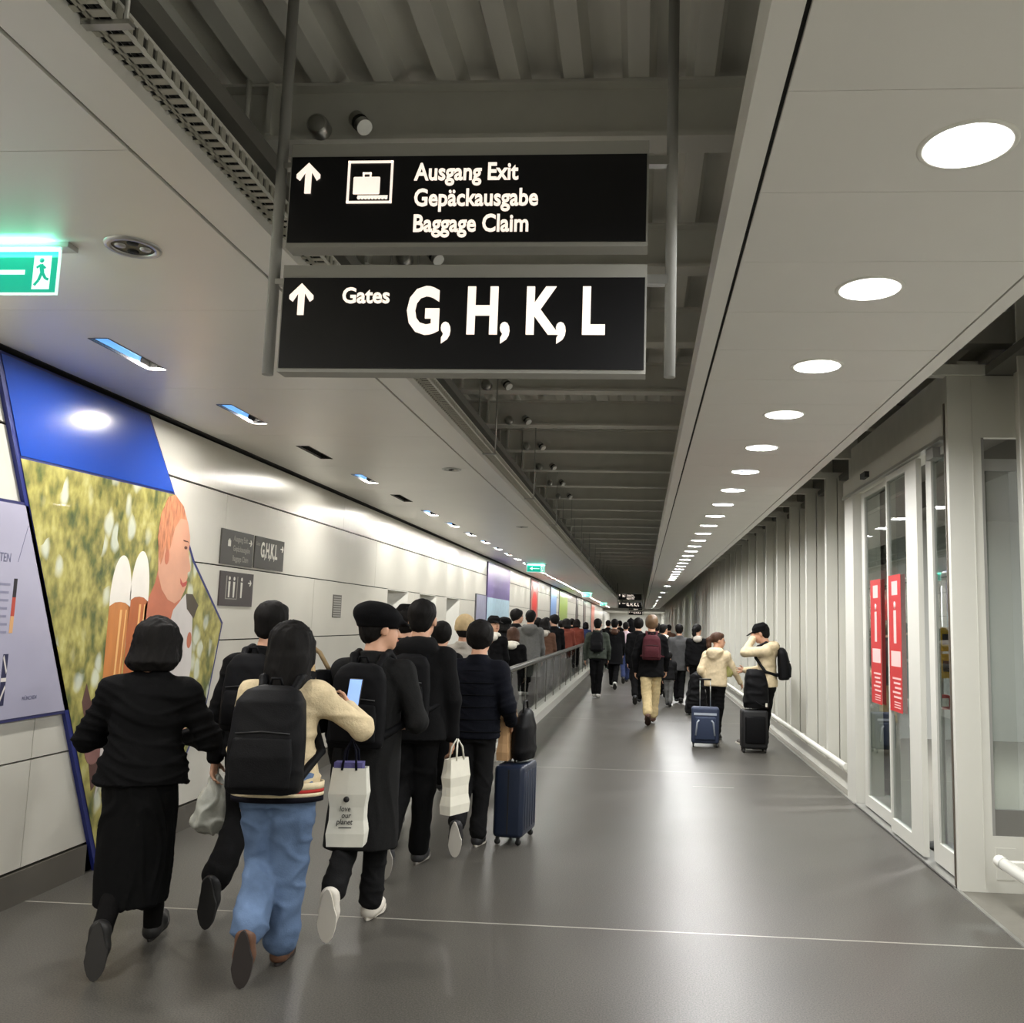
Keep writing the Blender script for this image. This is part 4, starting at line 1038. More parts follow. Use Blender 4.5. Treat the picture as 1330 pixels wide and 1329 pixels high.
def person(label, x, y, H, heading=0, res=.012, legL=(12, 5), legR=(-14, 30), plant=(0, 0), lean=3, handL=None, handR=None,
           poleL=(-.6, -.8, -.2), poleR=(.6, -.8, -.2), armL=(-8, 8, 14), armR=(10, 8, 16), yaw=0, nod=0, tilt=0,
           hair='short', hairm=None, hat=None, top='jacket', topm=None, hem=.50, bottom='trousers', botm=None, width=1.0, legw=1.0,
           shoe=(28, 28, 30), sole=(60, 60, 58), hood=None, hoodm=None, fur=None, curlL=40, curlR=40, collar=None, group='people walking down the concourse',
           stripes=None, skin=None, hairlen=None, fold=.006, fold_leg=.005, base=0.0):
    skin = skin or SKIN; hairm = hairm or SHAIR
    root = empty('person', (x, y, base), heading * D2R, label=label, cat='person', group=group)
    H = H / 1.012; Hh = H * 1.10
    # --- skeleton
    def sd(a): a *= D2R; return V3(0, math.sin(a), -math.cos(a))
    hipw = .050 * H; hip = V3(0, 0, .53 * H)
    J = {}
    low = 1e9
    def lowest(a, b, pf):
        an = (hip + sd(a) * .245 * H + sd(a - b) * .245 * H); phi = (a - b - pf) * D2R
        fw = V3(0, math.cos(phi), math.sin(phi)); dn = V3(0, math.sin(phi), -math.cos(phi)); hl = an + dn * .040 * H - fw * .028 * H
        return min(hl[2], (hl + fw * .150 * H)[2])
    lg = [list(legL), list(legR)]
    for i in (0, 1):                      # a pushing-off foot bends its knee until the toe is level with the planted foot
        if plant[i]:
            tz = lowest(lg[1 - i][0], lg[1 - i][1], plant[1 - i])
            while lowest(lg[i][0], lg[i][1], plant[i]) < tz and lg[i][1] < 95: lg[i][1] += 1
    legL, legR = lg
    for s_, (a, b), pf in ((-1, legL, plant[0]), (1, legR, plant[1])):
        h = hip + V3(s_ * hipw, 0, 0); kn = h + sd(a) * .245 * H - V3(s_ * hipw * .18, 0, 0); an = kn + sd(a - b) * .245 * H - V3(s_ * hipw * .32, 0, 0)
        phi = (a - b - pf) * D2R; fw = V3(0, math.cos(phi), math.sin(phi)); dn = V3(0, math.sin(phi), -math.cos(phi))
        heel = an + dn * .040 * H - fw * .028 * H; toe = heel + fw * .150 * H; toe[0] += s_ * .008
        J[s_] = [h, kn, an, heel, toe, fw, dn]; low = min(low, heel[2] , toe[2])
    dz = -low + .003; hip = hip + V3(0, 0, dz)
    for s_ in (-1, 1): J[s_] = [p + V3(0, 0, dz) for p in J[s_][:5]] + J[s_][5:]
    Rl = rx(-lean * D2R)
    def T(px, py, pz): return hip + Rl @ V3(px, py, pz)        # torso frame, origin at the hips
    neck = T(0, .004 * H, .294 * H); hb = neck + Rl @ V3(0, .012 * H, .045 * H)
    Rh = Rl @ rz_(-yaw * D2R) @ rx(-nod * D2R) @ ry_(tilt * D2R)
    hc = hb + Rh @ V3(0, .010 * H, .062 * H)                  # head centre
    def HD(px, py, pz): return hc + Rh @ (V3(px, py, pz) * Hh)
    A = {}
    for s_, arm, tgt, pole in ((-1, armL, handL, poleL), (1, armR, handR, poleR)):
        sh = T(s_ * .100 * H * (1 + .4 * (width - 1)), 0, .255 * H)
        if tgt is not None:
            el, wr_ = ik(sh, V3(*tgt), .170 * H, .145 * H, V3(*pole))
        else:
            f_, ab, e_ = (q * D2R for q in arm)
            el = sh + V3(s_ * math.sin(ab), math.sin(f_) * math.cos(ab), -math.cos(f_) * math.cos(ab)) * .170 * H
            wr_ = el + V3(-s_ * .02, math.sin(f_ + e_), -math.cos(f_ + e_)) * .145 * H
        A[s_] = (sh, el, wr_)
    # --- body, one surface
    b = SDF(res)
    b.loft([(-.06 * H, 0, 0, .078 * H, .052 * H), (0, 0, 0, .086 * H, .058 * H), (.07 * H, 0, 0, .070 * H, .050 * H), (.17 * H, 0, 0, .080 * H, .054 * H), (.24 * H, 0, 0, .078 * H, .048 * H), (.262 * H, 0, 0, .05 * H, .036 * H)], hip, Rl, .03)
    b.cone(neck, hb + Rh @ V3(0, 0, .02 * H), .038 * H, .034 * H, .03); b.cone(T(-.065 * H, 0, .25 * H), T(.065 * H, 0, .25 * H), .028 * H, .028 * H, .03)
    for s_ in (-1, 1):
        h, kn, an, heel, toe, fw, dn = J[s_]
        b.cone(h, kn, .046 * H, .030 * H, .02); b.cone(kn, an, .029 * H, .019 * H, .02); b.cone(an + dn * .02 * H, toe - fw * .035 * H - dn * .014 * H, .020 * H, .014 * H, .02)
        sh, el, wr_ = A[s_]
        b.cone(sh, el, .026 * H, .021 * H, .02); b.cone(el, wr_, .021 * H, .0150 * H, .02)
        d = nrm(wr_ - el); inner = V3(-s_, 0, 0)
        th = V3(0, 1, 0) if abs(d[2]) > .6 else V3(0, 0, 1)
        hand_sdf(b, wr_, d, inner if abs(d[0]) < .7 else V3(0, -1, 0), th, H, curlL if s_ < 0 else curlR)
    b.ell(HD(0, -.008, .012), (.046 * Hh, .056 * Hh, .054 * Hh), Rh, .01)
    b.ell(HD(0, .016, -.028), (.036 * Hh, .040 * Hh, .044 * Hh), Rh, .02)
    b.ell(HD(0, .036, -.055), (.018 * Hh, .015 * Hh, .013 * Hh), Rh, .015)      # chin
    b.cone(HD(0, .050, .004), HD(0, .062, -.020), .005 * Hh, .0085 * Hh, .008)  # nose
    b.ell(HD(0, .052, -.037), (.014 * Hh, .006 * Hh, .0055 * Hh), Rh, .006)     # mouth
    b.cone(HD(-.022, .046, .012), HD(.022, .046, .012), .007 * Hh, .007 * Hh, .01)
    for s_ in (-1, 1):
        b.ell(HD(s_ * .046, -.004, -.010), (.006 * Hh, .012 * Hh, .019 * Hh), Rh @ rz_(-s_ * .4), .006)
    body = sdf_obj(b, 'body', skin, root)
    if res < .02:
        ey = MB()
        for s_ in (-1, 1):
            c = HD(s_ * .019, .0485, .000); n0 = len(ey.v); ey.lathe([(0, -.0045 * H), (.003 * H, -.0035 * H), (.0055 * H, 0), (.003 * H, .0035 * H), (0, .0045 * H)], tuple(c), n=10)
            ey_ = ey
        ey.build('eyes', mat('eye_dark', (40, 30, 26), .2), body)
        lipm = MB().tube([tuple(HD(-.012, .055, -.037)), tuple(HD(0, .0585, -.0385)), tuple(HD(.012, .055, -.037))], .0035 * H, 8).build('lips', mat('lips', (168, 96, 84), .45), body)
    # --- shoes
    for s_ in (-1, 1):
        h, kn, an, heel, toe, fw, dn = J[s_]
        sx = V3(s_ * .002, 0, 0)
        q = SDF(min(res, .012)); up_ = -dn
        q.chain([heel + fw * .022 * H + up_ * .022 * H, heel + fw * .07 * H + up_ * .022 * H, heel + fw * .125 * H + up_ * .014 * H], [.027 * H, .029 * H, .020 * H], .02)
        q.cone(heel + fw * .028 * H + up_ * .03 * H, heel + fw * .035 * H + up_ * .055 * H, .024 * H, .024 * H, .02)
        q.cut(heel + up_ * .010, dn * -1 * -1 * -1)
        so = sdf_obj(q, 'shoe', mat('shoe_%d_%d_%d' % shoe, shoe, .55, noise=.1, nscale=20), root)
        w_ = .030 * H; n = 20; V = []
        rt = nrm(np.cross(fw, up_))
        for zz in (0.0, .014):
            for i in range(n):
                a = 2 * PI * i / n; t = math.cos(a); u = math.sin(a)
                wd = w_ * (1.0 if t > 0 else .82); V.append(heel + fw * (.074 * H + t * .078 * H) + rt * u * wd * (1 - .25 * max(0, -t)) + up_ * zz)
        F = [tuple(range(n))[::-1], tuple(range(n, 2 * n))] + [(i, (i + 1) % n, n + (i + 1) % n, n + i) for i in range(n)]
        mesh_obj('sole', V, F, mat('sole_%d_%d_%d' % sole, sole, .6), so)
    # --- trousers or skirt
    seed = int(abs(x * 131 + y * 17)) % 97
    botm = botm or fabric('black', (30, 30, 32))
    if bottom == 'trousers':
        t = SDF(res); lw = legw
        t.loft([(-.07 * H, 0, 0, .088 * H * lw ** .5, .064 * H), (0, 0, 0, .098 * H, .070 * H), (.07 * H, 0, 0, .084 * H, .062 * H)], hip, Rl, .03)
        for s_ in (-1, 1):
            h, kn, an, heel, toe, fw, dn = J[s_]
            cuff = an - nrm(an - kn) * .022 * H * lw ** 2
            t.cone(h + V3(0, 0, .0), kn, .054 * H * lw, .043 * H * lw, .025); t.cone(kn, cuff, .043 * H * lw, .034 * H * lw ** 1.3, .02)
            t.cone(cuff - nrm(an - kn) * .05 * H, cuff, .036 * H * lw ** 1.2, .037 * H * lw ** 1.3, .02)
        sdf_obj(t, 'trousers', botm, root, fold_leg, (13, 13, 30), seed)
    else:
        t = SDF(res)
        for s_ in (-1, 1):
            h, kn, an, heel, toe, fw, dn = J[s_]
            t.cone(h, kn, .052 * H, .038 * H, .02); t.cone(kn, an, .037 * H, .027 * H, .02)
        sdf_obj(t, 'leggings', M_LEG, root, .002)
        t = SDF(res)
        z1 = hip[2] + .07 * H
        st = [(bottom[0], 0, bottom[3], bottom[1], bottom[2]), (z1 * .45, 0, bottom[3] * .5, bottom[1] * 1.05 , bottom[2] * .95), (hip[2] - .04, 0, 0, .105 * H, .085 * H), (z1, 0, 0, .085 * H, .065 * H)]
        t.loft(st, (0, 0, 0), None, .02)
        sdf_obj(t, 'skirt', botm, root, .009, (22, 22, 3), seed)
    # --- top
    topm = topm or fabric('black', (30, 30, 32))
    pad = {'jacket': .014, 'puffer': .022, 'hoodie': .016, 'coat': .016, 'loose': .02}[top] * (H / 1.7)
    t = SDF(res); hz = hem * H - hip[2]
    wv = width
    st = [(hz, 0, 0, (.098 * H + pad) * wv, (.068 * H + pad)), (min(0, hz + .05), 0, 0, (.098 * H + pad) * wv, .068 * H + pad)] if hz < 0 else [(hz, 0, 0, (.09 * H + pad) * wv, .066 * H + pad)]
    if top == 'loose': st = [(hz, 0, 0, .135 * H, .10 * H), (hz + .10, 0, 0, .125 * H, .09 * H)]
    if top == 'coat': st = [(hz, 0, -.01, (.118 * H) * wv, .092 * H), (-.16 * H, 0, 0, .112 * H * wv, .085 * H), (0, 0, 0, .105 * H * wv, .078 * H)]
    st = [r_ for r_ in st if r_[0] < .11 * H] + [(.12 * H, 0, 0, (.090 * H + pad) * wv, .064 * H + pad), (.20 * H, 0, 0, (.097 * H + pad) * wv, .066 * H + pad), (.245 * H, 0, 0, (.090 * H + pad) * wv, .056 * H + pad), (.272 * H, 0, .002 * H, .066 * H * wv, .050 * H), (.292 * H, 0, .004 * H, .047 * H, .046 * H), (.312 * H, 0, .006 * H, .041 * H, .043 * H)]
    if bottom == 'trousers': st = [(r_[0], r_[1], r_[2], max(r_[3], ((.052 + .054 * legw) * H + .010) if r_[0] < .05 else 0), max(r_[4], .074 * H + .012, (.054 * legw * H + .026)) if r_[0] < .05 else r_[4]) for r_ in st]
    t.loft(st, hip, Rl, .03)
    for s_ in (-1, 1):
        sh, el, wr_ = A[s_]
        t.cone(T(s_ * .045 * H, 0, .268 * H), sh + V3(0, 0, -.002), .028 * H + pad * .6, .030 * H + pad, .06)
        t.cone(sh, el, .030 * H + pad, .026 * H + pad * .9, .035); cf = wr_ - nrm(wr_ - el) * .004 * H
        t.cone(el, cf, .026 * H + pad * .9, .021 * H + pad * .6, .025)
    if hood:
        t.ell(T(0, -.055 * H, .285 * H), (.085 * H, .052 * H, .045 * H), Rl, .03); t.ell(T(0, -.065 * H, .255 * H), (.06 * H, .035 * H, .05 * H), Rl, .03)
        for s_ in (-1, 1): t.cone(T(s_ * .055 * H, -.03 * H, .30 * H), T(s_ * .03 * H, .045 * H, .27 * H), .024 * H, .018 * H, .03)
    elif top in ('jacket', 'coat', 'puffer'):
        t.loft([(.285 * H, 0, 0, .047 * H, .050 * H), (.322 * H, 0, .006 * H, .042 * H, .046 * H)], hip, Rl, .02)
    to = sdf_obj(t, {'jacket': 'jacket', 'puffer': 'padded_jacket', 'hoodie': 'hooded_sweater', 'coat': 'long_coat', 'loose': 'loose_top'}[top], topm, root, fold if top != 'puffer' else .004, (10, 10, 24) if top != 'coat' else (14, 14, 7), seed + 1)
    if top == 'puffer':
        q = MB()
        for zz in np.arange(hz + .05, .25 * H, .085):
            rr = np.interp(zz, [r_[0] for r_ in st], [r_[3] for r_ in st]); r2 = np.interp(zz, [r_[0] for r_ in st], [r_[4] for r_ in st])
            q.tube([tuple(T(rr * 1.012 * math.cos(a), r2 * 1.012 * math.sin(a), zz)) for a in [2 * PI * i / 28 for i in range(29)]], .0045, 5, caps=False)
        q.build('quilt_seam', mat('quilt_seam_%s' % topm.name, (8, 9, 13), .8, spec=.1), to)
    if stripes:
        for (z_, hh, c) in stripes:
            rr = np.interp(z_, [r_[0] for r_ in st], [r_[3] for r_ in st]) * 1.0 + .006; r2 = np.interp(z_, [r_[0] for r_ in st], [r_[4] for r_ in st]) + .006
            V = [T(rr * math.cos(2 * PI * i / 40), r2 * math.sin(2 * PI * i / 40), z_ + dz_) for dz_ in (0, hh) for i in range(40)]
            sb = mesh_obj('knit_stripe', V, [(i, (i + 1) % 40, 40 + (i + 1) % 40, 40 + i) for i in range(40)], fabric('stripe%d' % c[0], c), to, True)
            so_ = sb.modifiers.new('t', 'SOLIDIFY'); so_.thickness = .006; so_.offset = 0
    if collar:
        q = SDF(res); 
        for a in range(12):
            a0, a1 = 2 * PI * a / 12, 2 * PI * (a + 1) / 12
            q.cone(T(.058 * H * math.cos(a0), .052 * H * math.sin(a0) - .006 * H, .298 * H - .012 * H * math.sin(a0)), T(.058 * H * math.cos(a1), .052 * H * math.sin(a1) - .006 * H, .298 * H - .012 * H * math.sin(a1)), .019 * H, .019 * H, .015)
        q.ell(T(0, -.07 * H, .275 * H), (.06 * H, .03 * H, .035 * H), Rl, .03)
        sdf_obj(q, 'hood_collar', collar, root, .004)
    # --- hair
    if hair:
        q = SDF(res)
        if hair in ('short', 'round'):
            e = 0 if hair == 'short' else .006
            q.ell(HD(0, -.014, .019), ((.0505 + e) * Hh, (.056 + e) * Hh, (.053 + e) * Hh), Rh, .01); q.ell(HD(0, -.030, -.014), (.042 * Hh, .032 * Hh, .040 * Hh), Rh, .02)
            if hair == 'round':
                q.ell(HD(0, .020, .036), (.045 * Hh, .035 * Hh, .030 * Hh), Rh, .02)
                for s_ in (-1, 1): q.ell(HD(s_ * .038, -.015, -.006), (.016 * Hh, .030 * Hh, .030 * Hh), Rh, .02)
            else: q.ell(HD(0, .016, .042), (.040 * Hh, .034 * Hh, .024 * Hh), Rh, .02)
        elif hair in ('bob', 'long'):
            q.ell(HD(0, -.012, .020), (.054 * Hh, .058 * Hh, .055 * Hh), Rh, .01)
            ln = hairlen or (.10 if hair == 'bob' else .24)
            R0 = Rh if hair == 'bob' else Rl
            top_ = HD(0, -.012, .02)
            st2 = [(-ln * Hh * .98, 0, -.020 * Hh, .052 * Hh if hair == 'bob' else .050 * Hh, .036 * Hh), (-ln * Hh * .75, 0, -.020 * Hh, (.070 if hair == 'bob' else .066) * Hh, (.052 if hair == 'bob' else .042) * Hh), (-.05 * Hh, 0, -.012 * Hh, .062 * Hh, .052 * Hh), (0, 0, 0, .055 * Hh, .056 * Hh), (.02 * Hh, 0, 0, .05 * Hh, .05 * Hh)]
            q.loft(st2, top_, R0, .03)
            fc = HD(0, .055, -.03)
            for s_ in (-1, 1): q.cone(HD(s_ * .045, .012, .01), HD(s_ * .052, .008, -.07), .018 * Hh, .014 * Hh, .02)
            q.ell(HD(0, .028, .045), (.04 * Hh, .03 * Hh, .022 * Hh), Rh, .02)
        elif hair == 'pony':
            q.ell(HD(0, -.014, .019), (.052 * Hh, .058 * Hh, .055 * Hh), Rh, .01); q.ell(HD(0, .018, .042), (.04 * Hh, .032 * Hh, .024 * Hh), Rh, .02)
            q.chain([HD(0, -.06, .02), HD(0, -.085, 0.0), HD(0, -.085, -.05), HD(0, -.075, -.10)], [.018 * Hh, .024 * Hh, .022 * Hh, .010 * Hh], .02)
        if hair in ('bob', 'long'):
            # keep the face free
            q.cut(HD(0, .030, -.02), Rh @ V3(0, -1, .75))
            pass
        sdf_obj(q, 'hair', hairm, root, .0035 if hair not in ('bob', 'long') else .006, (55, 55, 7), seed + 3)
    if hat:
        kind, hm = hat
        q = SDF(min(res, .010))
        if kind == 'cap':
            q.loft([(.006 * Hh, 0, -.004 * Hh, .056 * Hh, .064 * Hh), (.045 * Hh, 0, -.004 * Hh, .053 * Hh, .060 * Hh), (.072 * Hh, 0, -.006 * Hh, .030 * Hh, .036 * Hh)], hc, Rh, .015)
            q.cone(HD(-.022, .055, .018), HD(-.022, .095, .008), .022 * Hh, .016 * Hh, .01, flat=Rh @ V3(0, .2, 1), fs=5); q.cone(HD(.022, .055, .018), HD(.022, .095, .008), .022 * Hh, .016 * Hh, .01, flat=Rh @ V3(0, .2, 1), fs=5)
        elif kind == 'beret':
            q.ell(HD(0, -.012, .036), (.068 * Hh, .076 * Hh, .042 * Hh), Rh @ rx(-.18), .02); q.loft([(.000 * Hh, 0, -.010 * Hh, .054 * Hh, .062 * Hh), (.03 * Hh, 0, -.008 * Hh, .060 * Hh, .066 * Hh)], hc, Rh, .03)
            q.ell(HD(0, .062, .016), (.040 * Hh, .030 * Hh, .009 * Hh), Rh @ rx(-.3), .02)
        elif kind == 'beanie':
            q.ell(HD(0, -.010, .022), (.057 * Hh, .063 * Hh, .062 * Hh), Rh, .015); q.loft([(-.012 * Hh, 0, -.012 * Hh, .056 * Hh, .060 * Hh), (.014 * Hh, 0, -.010 * Hh, .059 * Hh, .064 * Hh)], hc, Rh, .01)
        elif kind == 'hood':
            q.ell(HD(0, -.014, .022), (.066 * Hh, .070 * Hh, .074 * Hh), Rh, .02); q.loft([(-.11 * Hh, 0, -.014 * Hh, .074 * Hh, .060 * Hh), (0, 0, -.010 * Hh, .066 * Hh, .066 * Hh)], hc, Rh, .03); q.cone(HD(0, -.02, .07), HD(0, -.045, .095), .025 * Hh, .012 * Hh, .02)
        sdf_obj(q, {'cap': 'cap', 'beret': 'flat_cap', 'beanie': 'knit_cap', 'hood': 'raised_hood'}[kind], hm, root, .002)
    root['H'] = H
    return root, dict(J=J, A=A, T=T, HD=HD, hip=hip, neck=neck, H=H, st=st)

def W(root, p):
    """a point in a person's own frame -> world"""
    a = root.rotation_euler.z; c, s_ = math.cos(a), math.sin(a)
    return Vector((root.location.x + p[0] * c - p[1] * s_, root.location.y + p[0] * s_ + p[1] * c, root.location.z + p[2]))

M_BLK = fabric('black', (30, 30, 32)); M_BLK2 = fabric('black_soft', (36, 36, 39)); M_CHAR = fabric('charcoal', (58, 58, 60)); M_COATG = fabric('coat_grey', (62, 62, 62), ns=60)
M_NAVY = fabric('navy', (34, 38, 54)); M_CREAM = fabric('cream_knit', (212, 194, 158), bump=.9, bs=90); M_JEAN = fabric('jeans', (92, 112, 142), noise=.35, ns=7)
M_BEIGE = fabric('beige', (214, 196, 162)); M_TAN = fabric('tan', (204, 184, 140)); M_GRN = fabric('dark_green', (62, 68, 60)); M_GREY = fabric('grey', (98, 98, 96)); M_BRN = fabric('brown', (92, 66, 52)); M_RUST = fabric('rust', (112, 56, 44))
M_LGREY = fabric('light_grey', (176, 170, 160)); M_PINKC = fabric('pale_pink', (206, 182, 190)); M_OFFW = fabric('off_white', (226, 222, 208)); M_BLUC = fabric('dark_blue', (44, 54, 88)); M_MAROON = fabric('maroon', (72, 32, 38))
M_BAGB = mat('bag_black', (13, 13, 15), .6, noise=.1, nscale=30, bump=.3, bscale=200, spec=.14)

def backpack(label, root, info, w_=.30, h=.44, d=.15, m=None, zc=.17, pocket=True, name='backpack', res=.012, straps=True):
    """a pack on someone's back, with straps over the shoulders; stands as a thing of its own"""
    m = m or M_BAGB; H = info['H']; T = info['T']; a = root.rotation_euler.z
    t_ = empty(name, tuple(W(root, T(0, -.10 * H, 0))), a, label=label, cat='backpack', group='backpacks')
    o = T(0, -.10 * H, 0)
    def L(p): return V3(*p) - o
    yb = -(.066 * H + .030)
    q = SDF(res); z0, z1 = zc * H - h / 2, zc * H + h / 2
    Rl = np.array([(T(1, 0, 0) - T(0, 0, 0)), (T(0, 1, 0) - T(0, 0, 0)), (T(0, 0, 1) - T(0, 0, 0))]).T
    q.loft([(z0, 0, -d * .5, w_ * .46, d * .42), (z0 + .03, 0, -d * .52, w_ * .5, d * .5), (z0 + h * .5, 0, -d * .52, w_ * .5, d * .52), (z1 - .07, 0, -d * .46, w_ * .46, d * .44), (z1 - .02, 0, -d * .36, w_ * .36, d * .32), (z1, 0, -d * .3, w_ * .2, d * .2)], T(0, yb, 0) - o, Rl, .02, pw=3.2)
    sdf_obj(q, 'main_bag', m, t_, .003)
    def B(px, py, pz): return L(T(px, py, pz))
    if pocket:
        q = SDF(res); q.loft([(z0 + .03, 0, yb - d * .98, w_ * .40, .022), (z0 + h * .35, 0, yb - d * 1.0, w_ * .41, .03), (z0 + h * .52, 0, yb - d * .99, w_ * .38, .016)], T(0, 0, 0) - o, Rl, .01, pw=3.0)
        sdf_obj(q, 'front_pocket', m, t_, .002)
        MB().tube([tuple(B(-w_ * .36, yb - d * 1.02, z0 + h * .56)), tuple(B(0, yb - d * 1.06, z0 + h * .58)), tuple(B(w_ * .36, yb - d * 1.02, z0 + h * .56))], .004, 6).build('zip', M_RUB, t_)
    MB().tube([tuple(B(-.03, yb - .02, z1 - .01)), tuple(B(-.02, yb - .03, z1 + .03)), tuple(B(.02, yb - .03, z1 + .03)), tuple(B(.03, yb - .02, z1 - .01))], .007, 8).build('grab_handle', m, t_)
    if straps:
        for s_ in (-1, 1):
            pts = [B(s_ * .07, yb + .0, z1 - .03), B(s_ * .085, -.050 * H, .305 * H), B(s_ * .085, 0.0, .318 * H), B(s_ * .09, .055 * H + .022, .285 * H), B(s_ * .095, .066 * H + .034, .20 * H), B(s_ * (.105 * H + .02), .02, .09 * H), B(s_ * w_ * .4, yb, z0 + .06)]
            q = SDF(res * .8); q.chain(pts, [.020] * len(pts), .01)
            sdf_obj(q, 'strap', m, t_)
    return t_

def suitcase(label, loc, rz, w_, d, h, m, ribs=True, handle=.0, name='suitcase', group='wheeled suitcases', wheel=.05):
    t_ = empty(name, loc, rz, label=label, cat='suitcase', group=group)
    MB().rbox(-w_ / 2, w_ / 2, -d / 2, d / 2, wheel, h, r=.035, seg=4).build('shell', m, t_)
    if ribs:
        r_ = MB(); n = 5
        for k in range(n):
            u = (k + .5) / n - .5
            r_.rbox(u * w_ * .85 - .008, u * w_ * .85 + .008, -d / 2 - .004, d / 2 + .004, wheel + .05, h - .05, r=.003, seg=1)
        r_.build('rib', m, t_)['kind'] = 'stuff'
        MB().box(-w_ / 2 - .001, w_ / 2 + .001, -.006, .006, wheel + .03, h - .03).build('zip', M_RUB, t_)
        MB().tube([(-.05, 0, h), (-.05, 0, h + .018), (.05, 0, h + .018), (.05, 0, h)], .007, 8).build('grab_handle', M_RUB, t_)
    for sx in (-1, 1):
        for sy in (-1, 1):
            MB().lathe([(0, -.009), (.020, -.009), (.022, 0), (.020, .009), (0, .009)], (sx * (w_ / 2 - .03), sy * (d / 2 - .035), .022), axis='X', n=14).build('wheel', M_RUB, t_)
            MB().box(sx * (w_ / 2 - .03) - .013, sx * (w_ / 2 - .03) + .013, sy * (d / 2 - .035) - .01, sy * (d / 2 - .035) + .01, .03, wheel + .006).build('wheel_fork', M_RUB, t_)
    if handle:
        hh = h + handle
        MB().tube([(-.07, d * .3, h - .02), (-.07, d * .3, hh)], .006, 8).tube([(.07, d * .3, h - .02), (.07, d * .3, hh)], .006, 8).build('telescopic_tube', M_ALU, t_)['kind'] = 'stuff'
        MB().tube([(-.08, d * .3, hh), (.08, d * .3, hh)], .012, 8).build('pull_handle', M_RUB, t_)
    return t_

# ---- the near group, walking away on the left
p1, i1 = person('woman with a black bob, loose black top and long black skirt, nearest on the left', -2.37, 4.25, 1.60, heading=12, res=.009, legL=(10, 30), legR=(18, 4), plant=(36, 0), hair='bob', top='loose', hem=.50,
    bottom=(.25, .155, .16, -.01), botm=fabric('skirt_black', (27, 27, 28)), topm=fabric('top_black', (27, 27, 29)), handL=(-.13, .22, .98), handR=(.13, .22, .98), poleL=(-.8, -.5, -.5), poleR=(.8, -.5, -.5), shoe=(30, 29, 28), sole=(44, 42, 40), lean=2, fold=.009, width=1.0)
p2, i2 = person('tall short-haired man in a black jacket, beyond the woman in blue jeans', -2.13, 5.0, 1.69, heading=-2, res=.010, legL=(0, 40), legR=(8, 3), plant=(38, 0), hair='short', top='jacket', hem=.49,
    topm=fabric('jacket_black', (34, 34, 36)), botm=M_CHAR, armL=(-12, 12, 12), armR=(14, 10, 25), shoe=(24, 24, 25), sole=(36, 35, 34), width=1.12, legw=1.15)
backpack('slim black backpack on the man in the black jacket', p2, i2, .27, .42, .11, m=mat('bag_black_b', (18, 18, 20), .75, noise=.15, nscale=20, spec=.12), res=.012)
p3, i3 = person('woman in a cream cardigan with striped hem and wide blue jeans', -1.68, 4.20, 1.575, heading=6, res=.009, legL=(14, 40), legR=(5, 1), plant=(40, 0), hair='long', top='hoodie', hem=.485,
    topm=M_CREAM, botm=M_JEAN, handR=(.25, .26, 1.15), poleR=(.8, -.5, -.6), armL=(6, 10, 12), shoe=(96, 66, 48), sole=(40, 34, 32), legw=1.28, width=.98, hairlen=.215, fold=.008, fold_leg=.007,
    stripes=[(.0, 0, (0, 0, 0))] and None)
def hem_stripes(root, info, rows):
    T = info['T']; st = info['st']; hip = info['hip']; topo = [c for c in root.children if c.name.startswith('hooded_sweater')][0]; z0 = st[0][0]
    for (dz_, hh, c) in rows:
        rr = st[0][3] + .012; r2 = st[0][4] + .012
        V = [T(rr * math.cos(2 * PI * i / 48), r2 * math.sin(2 * PI * i / 48), z0 + dz_ + e) for e in (0, hh) for i in range(48)]
        F = [(i, (i + 1) % 48, 48 + (i + 1) % 48, 48 + i) for i in range(48)]
        sb = mesh_obj('hem_stripe', V, F, fabric('stripe%d' % c[0], c), topo, True)
        m_ = sb.modifiers.new('thickness', 'SOLIDIFY'); m_.thickness = .008
hem_stripes(p3, i3, [(-.006, .024, (38, 36, 52)), (.018, .016, (222, 206, 172)), (.034, .015, (176, 52, 48)), (.050, .03, (222, 205, 170))])
backpack('large boxy black backpack on the woman in the cream cardigan', p3, i3, .33, .47, .17, zc=.135, res=.010)
p4, i4 = person('man in a long dark grey coat and dark flat cap, face turned to the right', -1.47, 4.88, 1.68, heading=-2, res=.009, legL=(2, 42), legR=(5, 2), plant=(36, 0), hair='short', hat=('beret', fabric('cap_dark', (30, 30, 34))), yaw=48, top='coat', hem=.235,
    topm=M_COATG, botm=M_CHAR, armL=(6, 10, 14), handR=(.17, .20, 1.02), poleR=(.6, -.6, -.8), shoe=(214, 208, 196), sole=(206, 200, 188), width=1.0)
p5, i5 = person('short haired man in a black hooded jacket carrying a white paper bag', -1.49, 5.97, 1.74, heading=-2, res=.010, legL=(1, 30), legR=(7, 3), plant=(30, 0), hair='short', top='jacket', hem=.47, hood=True,
    topm=fabric('jacket_dark', (40, 40, 42)), botm=M_BLK, armR=(3, 12, 6), armL=(-6, 10, 10), shoe=(46, 46, 48), sole=(150, 146, 138), width=1.16)
p6, i6 = person('person with round black hair in a navy padded jacket pulling the navy suitcase', -1.185, 6.52, 1.60, heading=-2, res=.010, legL=(3, 28), legR=(4, 2), plant=(28, 0), hair='round', top='puffer', hem=.48,
    topm=M_NAVY, botm=M_CHAR, handR=(.235, .16, .86), poleR=(.35, -.8, -.6), armL=(8, 10, 20), shoe=(34, 34, 36), sole=(205, 200, 190), width=1.05)

